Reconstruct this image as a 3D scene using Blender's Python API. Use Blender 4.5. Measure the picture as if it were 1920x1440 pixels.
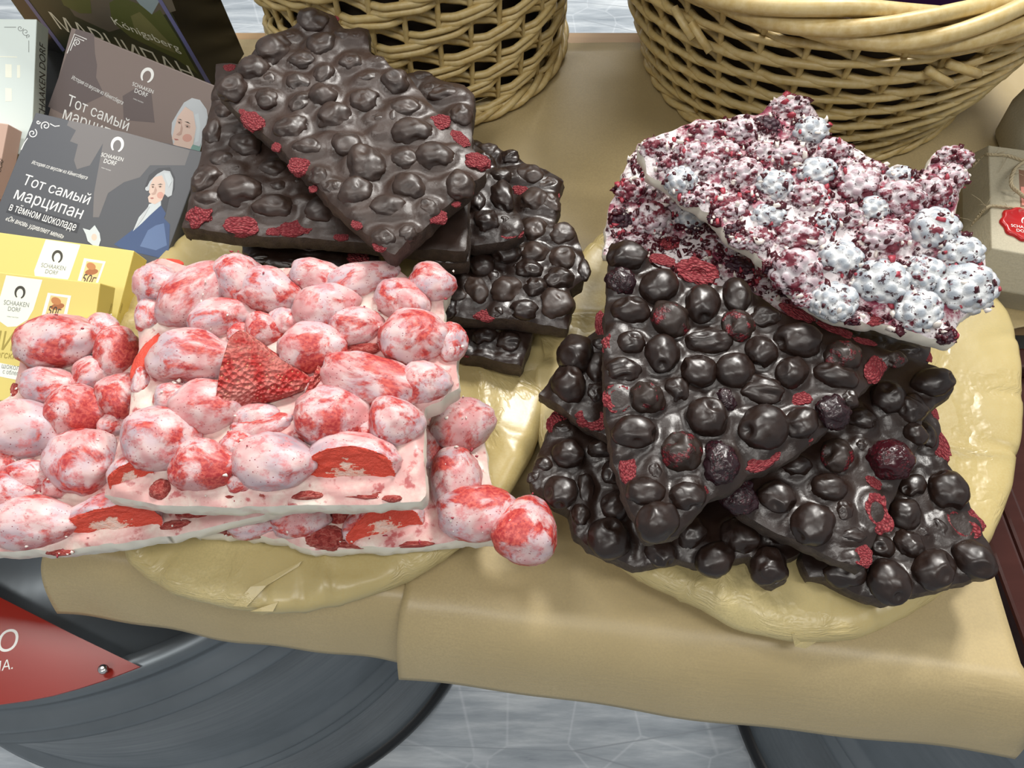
import bpy, math, random
import numpy as np
from mathutils import Matrix, Vector
for o in list(bpy.data.objects): bpy.data.objects.remove(o)
scn = bpy.context.scene
COL = scn.collection
T = 0.687                      # table top height above the floor
# ---------------------------------------------------------------- camera
PITCH = math.radians(59.0); CAMH = 0.42; FPX = 1600.0
cam_d = bpy.data.cameras.new('camera'); cam_d.sensor_width = 36; cam_d.lens = FPX/1920*36; cam_d.clip_start = 0.02
cam = bpy.data.objects.new('camera', cam_d); COL.objects.link(cam)
cam.location = (0, 0, T+CAMH); cam.rotation_euler = (math.pi/2-PITCH, 0, 0)
scn.camera = cam
# ---------------------------------------------------------------- light
scn.view_settings.view_transform = 'Standard'; scn.view_settings.look = 'None'
scn.view_settings.gamma = 1; scn.view_settings.use_curve_mapping = False
scn.view_settings.exposure = 0.0
world = bpy.data.worlds.new('shop_air'); scn.world = world; world.use_nodes = True
bg = world.node_tree.nodes['Background']; bg.inputs[0].default_value = (0.95, 0.98, 1.0, 1); bg.inputs[1].default_value = 0.44
def area(name, loc, aim, sx, sy, power, col=(1, .97, .92)):
    l = bpy.data.lights.new(name, 'AREA'); l.shape = 'RECTANGLE'; l.size = sx; l.size_y = sy; l.energy = power; l.color = col
    o = bpy.data.objects.new(name, l); COL.objects.link(o); o.location = loc
    d = Vector(aim)-Vector(loc); o.rotation_euler = d.to_track_quat('-Z', 'Y').to_euler(); return o
area('ceiling_lamp', (0.75, 1.75, 2.72), (0, .25, T), .50, .50, 66)
area('ceiling_lamp', (-1.0, .9, 2.75), (-1.0, .9, 0), 1.2, .3, 22)
area('ceiling_lamp', (.9, -0.3, 2.75), (.9, -.3, 0), 1.2, .3, 16)
area('ceiling_lamp', (-.7, -0.9, 2.75), (-.7, -.9, 0), 1.2, .3, 20)
area('ceiling_lamp', (0.2, 2.4, 2.75), (.2, 2.4, 0), 1.2, .3, 26)
# ---------------------------------------------------------------- projection helpers (photo measure -> place)
_cp, _sp = math.cos(PITCH), math.sin(PITCH)
FW = np.array([0, _cp, -_sp]); RT = np.array([1., 0, 0]); UP = np.array([0, _sp, _cp]); CP = np.array([0, 0, CAMH])
def ray(px, py): return FW+((px-960)/FPX)*RT-((py-720)/FPX)*UP
def at(px, py, z=0.0):                       # point on a horizontal level, z above the table top
    d = ray(px, py); return CP+d*((z-CAMH)/d[2])
def hit(px, py, o, n):                       # point on a plane
    d = ray(px, py); return CP+d*(np.dot(o-CP, n)/np.dot(d, n))
def depth(p): return float(np.dot(np.asarray(p)-CP, FW))
# ---------------------------------------------------------------- noise
_rng = np.random.RandomState(7); _perm = _rng.permutation(4096); _val = _rng.rand(4096)*2-1
def vn(P, s=1.0, seed=0):
    P = np.asarray(P, float)*s+seed*17.31
    i = np.floor(P).astype(int); f = P-i; f = f*f*f*(f*(f*6-15)+10)
    def h(a, b, c): return _val[_perm[(_perm[(_perm[a & 4095]+b) & 4095]+c) & 4095]]
    x, y, z = i[:, 0], i[:, 1], i[:, 2]; u, v, w = f[:, 0], f[:, 1], f[:, 2]
    r = 0
    for a in (0, 1):
        for b in (0, 1):
            for c in (0, 1):
                r = r+h(x+a, y+b, z+c)*(u if a else 1-u)*(v if b else 1-v)*(w if c else 1-w)
    return r
def fbm(P, s=1., seed=0, o=3): return sum(vn(P, s*2**k, seed+k)*.5**k for k in range(o))
# ---------------------------------------------------------------- object helpers
def link(o, parent=None, m=None):
    COL.objects.link(o)
    if parent is not None: o.parent = parent
    if m is not None:
        if parent is None: o.matrix_world = m
        else: o.matrix_local = m
    return o
def mesh(name, V, F, mats, smooth=True, mi=None):
    me = bpy.data.meshes.new(name); me.from_pydata([tuple(map(float, v)) for v in V], [], [tuple(map(int, f)) for f in F])
    for m in (mats if isinstance(mats, (list, tuple)) else [mats]): me.materials.append(m)
    if smooth: me.polygons.foreach_set('use_smooth', [True]*len(me.polygons))
    if mi is not None: me.polygons.foreach_set('material_index', [int(k) for k in mi])
    me.update(); return me
def obj(name, me, parent=None, m=None): return link(bpy.data.objects.new(name, me), parent, m)
def tag(o, label, cat, group=None, kind=None):
    if label: o['label'] = label
    if cat: o['category'] = cat
    if group: o['group'] = group
    if kind: o['kind'] = kind
    return o
def empty(name, M, label, cat, group=None):
    o = bpy.data.objects.new(name, None); o.empty_display_size = .02; COL.objects.link(o); o.matrix_world = M
    return tag(o, label, cat, group)
def frame(o, ex, ey, n):                     # local (above-table) frame -> world matrix
    return Matrix(((ex[0], ey[0], n[0], o[0]), (ex[1], ey[1], n[1], o[1]), (ex[2], ey[2], n[2], o[2]+T), (0, 0, 0, 1)))
def nrm(v): v = np.asarray(v, float); return v/np.linalg.norm(v)
_ICO = {}
def ico(s):
    if s not in _ICO:
        import bmesh
        bm = bmesh.new(); bmesh.ops.create_icosphere(bm, subdivisions=s, radius=1)
        _ICO[s] = (np.array([v.co[:] for v in bm.verts]), [[v.index for v in f.verts] for f in bm.faces]); bm.free()
    return _ICO[s][0].copy(), _ICO[s][1]
def tube(pts, r, k=6, closed=False):
    P = np.asarray(pts, float); n = len(P)
    rr = np.broadcast_to(np.asarray(r, float), (n,))
    if closed: tg = np.roll(P, -1, 0)-np.roll(P, 1, 0)
    else: tg = np.gradient(P, axis=0)
    tg /= np.linalg.norm(tg, axis=1)[:, None]+1e-12
    up = np.array([0, 0, 1.0]); a = np.cross(tg, up); L = np.linalg.norm(a, axis=1)
    a[L < .05] = np.cross(tg[L < .05], np.array([1., 0, 0])); a /= np.linalg.norm(a, axis=1)[:, None]
    b = np.cross(a, tg)
    V = []
    for j in range(k):
        t = 2*math.pi*j/k; V.append(P+(a*math.cos(t)+b*math.sin(t))*rr[:, None])
    V = np.stack(V, 1).reshape(-1, 3)
    F = []
    for i in range(n if closed else n-1):
        i2 = (i+1) % n
        for j in range(k): F.append((i*k+j, i*k+(j+1) % k, i2*k+(j+1) % k, i2*k+j))
    if not closed:
        F.append(tuple(range(k-1, -1, -1))); F.append(tuple(range((n-1)*k, n*k)))
    return V, F
class MB:
    def __init__(s): s.V = []; s.F = []; s.M = []; s.n = 0
    def add(s, V, F, m=0):
        s.V.append(np.asarray(V, float)); s.F += [tuple(i+s.n for i in f) for f in F]; s.M += [m]*len(F); s.n += len(V); return s
    def build(s, name, mats, parent=None, M=None, smooth=True):
        return obj(name, mesh(name, np.concatenate(s.V), s.F, mats, smooth, s.M), parent, M)
def boxVF(x0, x1, y0, y1, z0, z1):
    V = [(x, y, z) for z in (z0, z1) for y in (y0, y1) for x in (x0, x1)]
    return V, [(0, 2, 3, 1), (4, 5, 7, 6), (0, 1, 5, 4), (2, 6, 7, 3), (0, 4, 6, 2), (1, 3, 7, 5)]
def lathe(prof, n=96):
    P = np.asarray(prof, float); k = len(P); V = []; F = []
    for i in range(n):
        t = 2*math.pi*i/n
        for r, z in P: V.append((r*math.cos(t), r*math.sin(t), z))
    for i in range(n):
        for j in range(k-1): F.append((i*k+j, ((i+1) % n)*k+j, ((i+1) % n)*k+j+1, i*k+j+1))
    return V, F
def bevel(o, w, seg=2):
    m = o.modifiers.new('bevel', 'BEVEL'); m.width = w; m.segments = seg; m.limit_method = 'ANGLE'; return o
# ---------------------------------------------------------------- materials
class N:
    def __init__(s, name):
        s.m = bpy.data.materials.new(name); s.m.use_nodes = True; s.t = s.m.node_tree; s.b = s.t.nodes['Principled BSDF']
    def n(s, t, **kw):
        x = s.t.nodes.new(t)
        for k, v in kw.items():
            if k in x.inputs: x.inputs[k].default_value = v
            else: setattr(x, k, v)
        return x
    def l(s, a, b): s.t.links.new(a, b)
    def coord(s, rnd=True):
        c = s.n('ShaderNodeTexCoord').outputs['Object']
        if not rnd: return c
        oi = s.n('ShaderNodeObjectInfo'); mu = s.n('ShaderNodeMath', operation='MULTIPLY'); mu.inputs[1].default_value = 37.0
        s.l(oi.outputs['Random'], mu.inputs[0]); ad = s.n('ShaderNodeVectorMath', operation='ADD')
        s.l(c, ad.inputs[0]); s.l(mu.outputs[0], ad.inputs[1]); return ad.outputs[0]
    def noise(s, co, scale, detail=3, rough=.55, dist=0):
        x = s.n('ShaderNodeTexNoise', Scale=scale, Detail=detail, Roughness=rough, Distortion=dist); s.l(co, x.inputs['Vector']); return x.outputs['Fac']
    def vor(s, co, scale, feat='F1', out='Distance'):
        x = s.n('ShaderNodeTexVoronoi', feature=feat, Scale=scale); s.l(co, x.inputs['Vector']); return x.outputs[out]
    def ramp(s, f, stops):
        x = s.n('ShaderNodeValToRGB'); e = x.color_ramp.elements
        while len(e) < len(stops): e.new(.5)
        for el, (p, c) in zip(e, stops): el.position = p; el.color = (*c, 1) if len(c) == 3 else c
        s.l(f, x.inputs[0]); return x.outputs[0]
    def step(s, f, a, b): return s.ramp(f, [(a, (0, 0, 0)), (b, (1, 1, 1))] if a < b else [(b, (1, 1, 1)), (a, (0, 0, 0))])
    def mix(s, f, a, b, mode='MIX'):
        x = s.n('ShaderNodeMix', data_type='RGBA', blend_type=mode)
        for v, i in ((f, 0), (a, 6), (b, 7)):
            if isinstance(v, (int, float)): x.inputs[i].default_value = v
            elif isinstance(v, tuple): x.inputs[i].default_value = (*v, 1)
            else: s.l(v, x.inputs[i])
        return x.outputs[2]
    def set(s, **kw):
        for k, v in kw.items():
            i = s.b.inputs[k.replace('_', ' ')]
            if isinstance(v, tuple): i.default_value = (*v, 1)
            elif isinstance(v, (int, float)): i.default_value = v
            else: s.l(v, i)
        return s
    def bump(s, h, strength, dist):
        x = s.n('ShaderNodeBump', Strength=strength, Distance=dist); s.l(h, x.inputs['Height']); s.l(x.outputs[0], s.b.inputs['Normal']); return s
M = {}
def plain(name, col, rough=.5, metal=0., spec=.5):
    q = N(name); q.set(Base_Color=col, Roughness=rough, Metallic=metal); q.b.inputs['Specular IOR Level'].default_value = spec; M[name] = q.m; return q.m
def choc(name, a, b, r0, r1, scale, bumpd=.0006):
    q = N(name); co = q.coord(); n1 = q.noise(co, scale, 4)
    q.set(Base_Color=q.mix(q.step(n1, .35, .7), a, b), Roughness=q.ramp(q.noise(co, scale*2.3, 3), [(.3, (r0,)*3), (.7, (r1,)*3)]))
    q.b.inputs['Specular IOR Level'].default_value = .55
    q.bump(q.noise(co, scale*7, 3), .25, bumpd); M[name] = q.m; return q
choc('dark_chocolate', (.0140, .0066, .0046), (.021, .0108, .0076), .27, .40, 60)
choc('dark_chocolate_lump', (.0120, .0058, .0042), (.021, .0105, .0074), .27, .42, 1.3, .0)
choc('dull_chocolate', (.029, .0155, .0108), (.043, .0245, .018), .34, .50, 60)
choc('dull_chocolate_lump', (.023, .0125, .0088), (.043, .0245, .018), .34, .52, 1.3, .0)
q = choc('broken_chocolate', (.028, .017, .012), (.060, .040, .028), .5, .75, 160, .002)
def patched(name, base, patch, dark, scale, lo, hi, rough):
    q = N(name); co = q.coord(); n1 = q.noise(co, scale, 5, .6); f = q.step(n1, lo, hi)
    gr = q.vor(co, 6.5); pc = q.mix(q.step(gr, .15, .6), patch, dark)
    q.set(Base_Color=q.mix(f, base, pc), Roughness=rough); q.bump(q.mix(f, (0., 0., 0.), gr), .5, .0008); M[name] = q.m
patched('cherry_through_chocolate', (.022, .0125, .009), (.20, .012, .018), (.05, .004, .007), 1.1, .55, .61, .40)
patched('wet_cherry', (.030, .003, .006), (.085, .006, .012), (.018, .004, .005), 1.5, .45, .62, .20)
patched('dark_berry', (.018, .006, .009), (.05, .008, .014), (.012, .005, .006), 1.5, .45, .60, .28)
q = N('dried_raspberry'); co = q.coord(); v = q.vor(co, 5.0); n1 = q.noise(co, 3.2, 4)
q.set(Base_Color=q.mix(q.step(n1, .35, .65), q.mix(q.step(v, .1, .6), (.46, .070, .080), (.26, .016, .026)), q.mix(q.step(v, .1, .55), (.56, .16, .16), (.34, .028, .04))), Roughness=.75)
q.bump(v, .7, .12); M['dried_raspberry'] = q.m
# coated strawberries
q = N('strawberry_coat'); co = q.coord()
n1 = q.noise(co, .9, 2); n2 = q.noise(co, 1.15, 6, .62, .4); n3 = q.noise(co, 2.6, 6, .7); sp = q.vor(co, 8.5); n4 = q.noise(co, 9, 3)
base = q.ramp(n1, [(.28, (.36, .28, .32)), (.42, (.54, .41, .44)), (.53, (.62, .45, .44)), (.62, (.56, .30, .30)), (.74, (.52, .22, .22))])
base = q.mix(q.step(n3, .50, .64), base, (.55, .20, .21))
red = q.mix(q.step(n4, .4, .65), (.36, .025, .03), (.58, .10, .075))
oi_ = q.n('ShaderNodeObjectInfo'); mr = q.n('ShaderNodeMapRange'); q.l(oi_.outputs['Random'], mr.inputs[0]); mr.inputs[3].default_value = -.05; mr.inputs[4].default_value = .055
ad2 = q.n('ShaderNodeMath', operation='ADD'); q.l(n2, ad2.inputs[0]); q.l(mr.outputs[0], ad2.inputs[1])
c = q.mix(q.step(ad2.outputs[0], .50, .60), base, red)
c = q.mix(q.step(sp, .17, .10), c, (.22, .02, .04))
q.set(Base_Color=c, Roughness=.42); q.b.inputs['Subsurface Weight'].default_value = .0
q.bump(q.mix(.5, n3, n4), .2, .0006); M['strawberry_coat'] = q.m
q = N('strawberry_red'); co = q.coord(); v = q.vor(co, 9.); n1 = q.noise(co, 2.2, 5, .65)
c = q.mix(q.step(n1, .40, .62), (.46, .025, .022), (.62, .20, .17)); c = q.mix(q.step(v, .22, .12), c, (.70, .33, .18))
q.set(Base_Color=c, Roughness=.55); q.bump(v, .6, .06); M['strawberry_red'] = q.m
q = N('strawberry_cut'); tc = q.n('ShaderNodeTexCoord'); le = q.n('ShaderNodeVectorMath', operation='LENGTH'); q.l(tc.outputs['Object'], le.inputs[0])
n1 = q.noise(q.coord(), 3.5, 5, .7); ad = q.n('ShaderNodeMath', operation='ADD'); q.l(le.outputs['Value'], ad.inputs[0]); q.l(n1, ad.inputs[1])
q.set(Base_Color=q.ramp(ad.outputs[0], [(.85, (.80, .58, .50)), (1.05, (.80, .42, .32)), (1.22, (.76, .15, .07)), (1.45, (.66, .06, .03))]), Roughness=.5); q.bump(n1, .4, .08); M['strawberry_cut'] = q.m
for e, p in zip(q.t.nodes[-1:], ()): pass
q = N('strawberry_slice'); co = q.coord(); n1 = q.noise(co, 3., 5, .7, 1.0)
q.set(Base_Color=q.ramp(n1, [(.36, (.22, .018, .016)), (.50, (.46, .055, .045)), (.62, (.62, .20, .16)), (.75, (.70, .42, .36))]), Roughness=.6); q.bump(n1, .6, .15); M['strawberry_slice'] = q.m
# white chocolate
q = N('white_chocolate'); co = q.coord(False); n1 = q.noise(co, 42, 6, .65); n2 = q.noise(co, 160, 4)
c = q.mix(q.step(n1, .36, .56), (.70, .62, .54), (.60, .33, .31)); c = q.mix(q.step(n2, .58, .66), c, (.42, .10, .10))
q.set(Base_Color=c, Roughness=.4); q.bump(n2, .25, .0008); M['white_chocolate'] = q.m
q = N('white_chocolate_edge'); co = q.coord(False); n1 = q.noise(co, 90, 3); q.set(Base_Color=q.mix(q.step(n1, .58, .72), (.74, .70, .60), (.66, .52, .46)), Roughness=.35); M['white_chocolate_edge'] = q.m
q = N('blackberry_chocolate'); co = q.coord(False); n1 = q.noise(co, 60, 6, .7); n2 = q.noise(co, 190, 5, .7)
c = q.mix(q.step(n1, .47, .58), (.72, .66, .67), (.22, .028, .06)); c = q.mix(q.step(n2, .52, .60), c, (.045, .005, .014))
q.set(Base_Color=c, Roughness=.4); q.bump(n2, .5, .001); M['blackberry_chocolate'] = q.m
def wb(name, white, veil, lo, hi, patch):
    q = N(name); at_ = q.n('ShaderNodeAttribute', attribute_name='drup'); co = q.coord(); n1 = q.noise(co, 1.3, 5, .65); n2 = q.noise(co, 3.4, 6, .7)
    c = q.mix(q.step(at_.outputs['Fac'], .40, 1.0), white, veil); c = q.mix(q.step(n1, lo, hi), c, patch); c = q.mix(q.step(n2, .575, .615), c, (.035, .004, .012))
    q.set(Base_Color=c, Roughness=.33); q.bump(n2, .25, .05); M[name] = q.m
wb('blackberry_white_coat', (.75, .765, .77), (.33, .37, .42), .60, .66, (.16, .010, .025))
wb('blackberry_red_coat', (.70, .64, .66), (.44, .32, .36), .49, .57, (.15, .010, .026))
wb('blackberry_bare', (.030, .006, .014), (.035, .008, .02), .55, .62, (.10, .008, .02))
plain('juice_bead', (.055, .004, .010), .28); plain('juice_bead_pink', (.34, .035, .055), .45); plain('crumb_white', (.75, .68, .62), .6)
# paper, wood, metal, wicker
def kraft(name, a, b, rough, fib=900, crs=9.0, bs=.15):
    q = N(name); co = q.coord(False); n1 = q.noise(co, 9, 4); n2 = q.noise(co, fib, 3, .7)
    c = q.mix(q.step(n1, .35, .65), a, b); c = q.mix(q.step(n2, .35, .75), c, tuple(x*.80 for x in a))
    q.set(Base_Color=c, Roughness=rough); cr = q.vor(q.mix(.02, co, q.n('ShaderNodeTexNoise', Scale=30.0).outputs['Color']), crs, 'DISTANCE_TO_EDGE')
    q.bump(q.mix(.5, q.noise(co, 55, 4), q.step(cr, .0, .12)), bs, .002); M[name] = q.m
kraft('table_kraft', (.47, .37, .195), (.395, .305, .15), .40)
kraft('wrap_kraft', (.57, .47, .225), (.40, .305, .12), .33, 900, 16.0, .45)
kraft('carton_kraft', (.45, .41, .30), (.41, .37, .265), .7)
q = N('straw_wicker'); oi = q.n('ShaderNodeTexCoord').outputs['Object']; n1 = q.noise(oi, 26, 3); n2 = q.noise(oi, 240, 3)
q.set(Base_Color=q.mix(q.step(n2, .35, .7), q.mix(q.step(n1, .35, .65), (.56, .42, .17), (.48, .34, .125)), (.60, .48, .24)), Roughness=.42); M['straw_wicker'] = q.m
def wood(name, a, b, rough, sx=3, sy=40):
    q = N(name); co = q.coord(False); mp = q.n('ShaderNodeMapping'); mp.inputs['Scale'].default_value = (sx, sy, sy); q.l(co, mp.inputs[0])
    q.set(Base_Color=q.mix(q.noise(mp.outputs[0], 3, 5, .6, .5), a, b), Roughness=rough); M[name] = q.m
wood('table_wood', (.34, .20, .10), (.50, .33, .16), .5)
wood('dark_lacquer', (.030, .009, .007), (.055, .018, .014), .16)
wood('tray_wood', (.40, .28, .15), (.5, .36, .2), .6)
q = N('drum_steel'); co = q.coord(False); n1 = q.noise(co, 6, 5, .6); mp = q.n('ShaderNodeMapping'); mp.inputs['Scale'].default_value = (3, 3, 60); q.l(co, mp.inputs[0]); n2 = q.noise(mp.outputs[0], 2.2, 4)
q.set(Base_Color=q.mix(q.step(n1, .35, .65), (.13, .15, .165), (.19, .215, .235)), Metallic=.55, Roughness=q.ramp(n2, [(.3, (.28,)*3), (.7, (.48,)*3)])); M['drum_steel'] = q.m
plain('drum_ring', (.012, .013, .015), .35, .3); plain('galvanised', (.50, .53, .57), .35, .8); plain('screw_steel', (.6, .6, .6), .25, 1)
q = N('floor_tile'); co = q.coord(False); mp = q.n('ShaderNodeMapping'); mp.inputs['Rotation'].default_value = (0, 0, .75); mp.inputs['Scale'].default_value = (1, 7, 1); q.l(co, mp.inputs[0])
st = q.noise(mp.outputs[0], 5.5, 6, .65); ed = q.vor(co, 11.0, 'DISTANCE_TO_EDGE'); ed2 = q.vor(mp.outputs[0], 2.2, 'DISTANCE_TO_EDGE')
c = q.ramp(st, [(.30, (.24, .275, .31)), (.50, (.36, .40, .44)), (.68, (.56, .60, .63))])
c = q.mix(q.step(ed, .022, .0), c, q.mix(.35, c, (.62, .66, .70))); c = q.mix(q.step(ed2, .010, .0), c, (.26, .29, .32))
q.set(Base_Color=c, Roughness=q.ramp(st, [(.3, (.25,)*3), (.7, (.5,)*3)])); M['floor_tile'] = q.m
# ---------------------------------------------------------------- floor, ceiling, table, drums
I4 = Matrix.Identity(4); MT = Matrix.Translation((0, 0, T))
V, F = boxVF(-3, 3, -2.5, 4, -.05, 0); fl = obj('floor', mesh('floor', V, F, M['floor_tile'], False)); fl['kind'] = 'structure'
plain('ceiling_grey', (.42, .42, .42), .8); V, F = boxVF(-3, 3, -2.5, 4, 2.9, 2.95); ce = obj('ceiling', mesh('ceiling', V, F, M['ceiling_grey'], False)); ce['kind'] = 'structure'
def prism(poly, z0, z1):
    n = len(poly); V = [(x, y, z0) for x, y in poly]+[(x, y, z1) for x, y in poly]
    F = [tuple(range(n-1, -1, -1)), tuple(range(n, 2*n))]+[(i, (i+1) % n, (i+1) % n+n, i+n) for i in range(n)]
    return V, F
V, F = prism([(-.60, .205), (-.235, .156), (.237, .096), (.237, .30), (.60, .30), (.60, .567), (-.60, .567)], -.022, -.0006)
tb = bevel(obj('table_board', mesh('table_board', V, F, M['table_wood'], False), None, MT), .002)
tag(tb, 'wooden table board under the brown kraft paper, resting on steel drums', 'table')
DR = .285
def drum(cx, cy, label):
    h = T-.100; P = [(0, T-.0235), (.186, T-.0235), (.19, T-.027), (.19, h-.012), (DR-.014, h-.010), (DR-.011, h-.002), (DR-.006, h), (DR, h-.001), (DR+.004, h-.006), (DR+.002, h-.012), (DR, h-.02)]
    ribs = [T-.138, T-.172, T-.40, T-.43]
    z = h-.02
    for r in ribs:
        for dz, dr in ((.013, 0), (.009, .003), (.004, .0095), (0, .0115), (-.004, .0095), (-.009, .002), (-.013, 0)): P.append((DR+dr, r+dz))
    P += [(DR, .06), (DR, .03), (DR+.002, .022)]
    e = empty('steel_drum', Matrix.Translation((cx, cy, 0)), label, 'drum', 'steel drums under the table')
    V, F = lathe(P, 160); obj('drum_body', mesh('drum_body', V, F, M['drum_steel']), e)
    V, F = lathe([(DR-.004, .024), (DR+.004, .024), (DR+.009, .018), (DR+.010, .008), (DR+.007, 0), (DR-.004, 0)], 160)
    obj('bottom_ring', mesh('bottom_ring', V, F, M['drum_ring']), e)
    return e
DL = drum(-.326, .381, 'ribbed grey steel drum under the left of the table, with a red sign')
drum(.561, .243, 'dark grey steel drum under the right end of the table')
# red sign screwed to the left drum
SZ = -.0983
sign = empty('drum_sign', frame((-.40, .16, SZ), (1, 0, 0), (0, 1, 0), (0, 0, 1)), 'red metal sign screwed onto the left grey drum', 'sign')
plain('sign_red', (.30, .022, .014), .22); plain('print_white', (.85, .85, .82), .5)
PX = [(-120, 1052), (0, 1120), (130, 1186), (262, 1250), (200, 1274), (150, 1290), (100, 1304), (50, 1314), (0, 1321), (-60, 1326), (-130, 1328)]
V, F = prism([tuple((at(x, y, SZ)-[-.40, .16, 0])[:2]) for x, y in PX][::-1], -.0015, 0)
sp = obj('panel', mesh('panel', V, F, M['sign_red'], False), sign)
c0 = at(199, 1258, SZ)-np.array([-.40, .16, SZ])
V, F = tube([c0, c0+[0, 0, .0035], c0+[0, 0, .0036], c0+[0, 0, .0058], c0+[0, 0, .0062]], [.0014, .0014, .003, .0026, .0012], 12); obj('screw', mesh('screw', V, F, M['screw_steel']), sign)
# ---------------------------------------------------------------- kraft sheets on the table
def sheet(name, xl, xr, bl, br, zb, yback, z0, label, wide=0.0):
    """xl/xr: x of the left/right edge at the front; bl/br: photo pixels of the hanging lower edge's two ends"""
    a = at(*bl, zb); b = at(*br, zb); nx, ny = 70, 70; V = []; F = []
    def fold(x): return .156+(x+.235)*(.096-.156)/.473-.002
    def sm(t): t = min(1, max(0, t)); return t*t*(3-2*t)
    for i in range(nx+1):
        u = i/nx; e = a+(b-a)*u; e[1] += .0010*math.sin(u*9)+.0006*math.sin(u*23)
        x = xl+(xr-xl)*u; yf = fold(x)
        P0 = np.array([x, yf+.002, z0]); P1 = np.array([x*.35+e[0]*.65, e[1]+.010, z0+.001]); P2 = e
        for j in range(ny+1):
            v = j/ny
            if v < .6:
                y = yback+(P0[1]-yback)*v/.6; p = np.array([x+wide*sm((y-.27)/.05)*u**4, y, z0])
            else:
                t = (v-.6)/.4; p = (1-t)**2*P0+2*t*(1-t)*P1+t*t*P2
            p = p+np.array([0, 0, .0004*(1+vn(np.array([[p[0]*25, p[1]*25, 3.+xl]]))[0])]); V.append(p)
    for i in range(nx):
        for j in range(ny): k = i*(ny+1)+j; F.append((k, k+1, k+ny+2, k+ny+1))
    o = obj(name, mesh(name, V, F, M['table_kraft']), None, MT)
    s = o.modifiers.new('thickness', 'SOLIDIFY'); s.thickness = .0003; s.offset = 1
    return tag(o, label, 'paper', 'kraft paper sheets on the table')
sheet('kraft_paper_sheet', -.238, -.03, (108, 1150), (775, 1249), -.046, .556, .0002, 'left brown kraft paper sheet hanging over the table edge below the strawberry slabs')
sheet('kraft_paper_sheet', -.0535, .243, (748, 1274), (1902, 1422), -.050, .551, .0012, 'wide brown kraft paper sheet hanging over the table edge at centre and right', .16)
# ---------------------------------------------------------------- paper-wrapped round boards
def radial(px, z, c):
    P = np.array([at(x, y, z)[:2] for x, y in px])-c; a = np.arctan2(P[:, 1], P[:, 0]); r = np.hypot(*P.T); k = np.argsort(a); a = a[k]; r = r[k]
    a = np.r_[a-2*np.pi, a, a+2*np.pi]; r = np.r_[r, r, r]; return lambda t: np.interp(t, a, r)
def tray(c, px, label, seed, folds, zt=.022):
    c = np.array(c); rf = radial(px, .017, c); n = 320
    e = empty('serving_board', frame((c[0], c[1], 0), (1, 0, 0), (0, 1, 0), (0, 0, 1)), label, 'serving board', 'paper-wrapped boards')
    prof = [(s, 0) for s in np.linspace(0.02, .93, 46)]+[(.960, .0003), (.978, .0012), (.992, .0030), (1.0, .0060), (.998, .0095), (.985, .0135), (.95, .0155), (.90, .0160), (.80, .0160)]
    V = []; F = []; th = np.linspace(-np.pi, np.pi, n, endpoint=False); kn = np.sort(np.random.RandomState(seed).uniform(-np.pi, np.pi, 19)); R = .25*rf(th)+.75*1/np.interp(th, np.r_[kn-2*np.pi, kn, kn+2*np.pi], np.tile(1/rf(kn), 3))
    R = R*(1+.004*vn(np.c_[th*6, th*0+seed, th*0])+.002*vn(np.c_[th*19, th*0+seed, th*0]))
    for s, d in prof:
        x = R*np.cos(th)*s; y = R*np.sin(th)*s; P = np.c_[x, y, x*0+seed*3.1]
        cr = (1-np.abs(vn(P, 11, seed)))**9*.0034+(1-np.abs(vn(P, 23, seed+3)))**9*.0018+.0018*vn(P, 9, seed+5)
        pl = (1-np.abs(vn(np.c_[th*7, th*0, th*0+seed], 1.)))**5*.0052*min(1, max(0, (s-.82)/.15))
        if d > .012: cr = cr*0; pl = pl*0
        V.append(np.c_[x, y, zt-d+cr*(1 if s < .97 else .5)-pl*.6])
    k = len(prof); V = np.stack(V, 1).reshape(-1, 3)
    for i in range(n):
        for j in range(k-1): F.append((i*k+j, i*k+j+1, ((i+1) % n)*k+j+1, ((i+1) % n)*k+j))
    V = np.vstack([V, [[0, 0, zt]]]); F += [(len(V)-1, i*k, ((i+1) % n)*k) for i in range(n)]
    obj('paper_wrap', mesh('paper_wrap', V, F, M['wrap_kraft']), e)
    Rm = R.min()*.86; V, F = lathe([(0, .0025), (Rm, .0025), (Rm+.004, .006), (Rm+.004, zt-.008), (Rm, zt-.005), (0, zt-.005)], 96)
    obj('wooden_disc', mesh('wooden_disc', V, F, M['tray_wood']), e)
    for pts in folds:
        Pf = [at(x, y, z_)-np.array([c[0], c[1], 0]) for x, y, z_ in pts]; o = obj('paper_fold', mesh('paper_fold', Pf, [tuple(range(len(Pf)))], M['wrap_kraft'], False), e); so = o.modifiers.new('thickness', 'SOLIDIFY'); so.thickness = .0004; so.offset = 0
    return e
tray((-.110, .2456), [(222, 600), (208, 760), (212, 900), (245, 1062), (300, 1106), (390, 1128), (480, 1141), (545, 1152), (620, 1136), (700, 1110), (850, 1033), (960, 920), (1005, 830), (1017, 690), (1010, 590), (960, 480), (850, 400), (700, 360), (500, 370), (345, 445), (270, 520)],
     'round board wrapped in yellow kraft paper, under the strawberry slabs', 1, [[(438, 1136, .021), (470, 1100, .0245), (566, 1052, .024), (560, 1062, .0235), (500, 1098, .0238), (462, 1138, .021)], [(470, 1146, .018), (522, 1128, .021), (512, 1146, .019), (492, 1153, .014)]])
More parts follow.
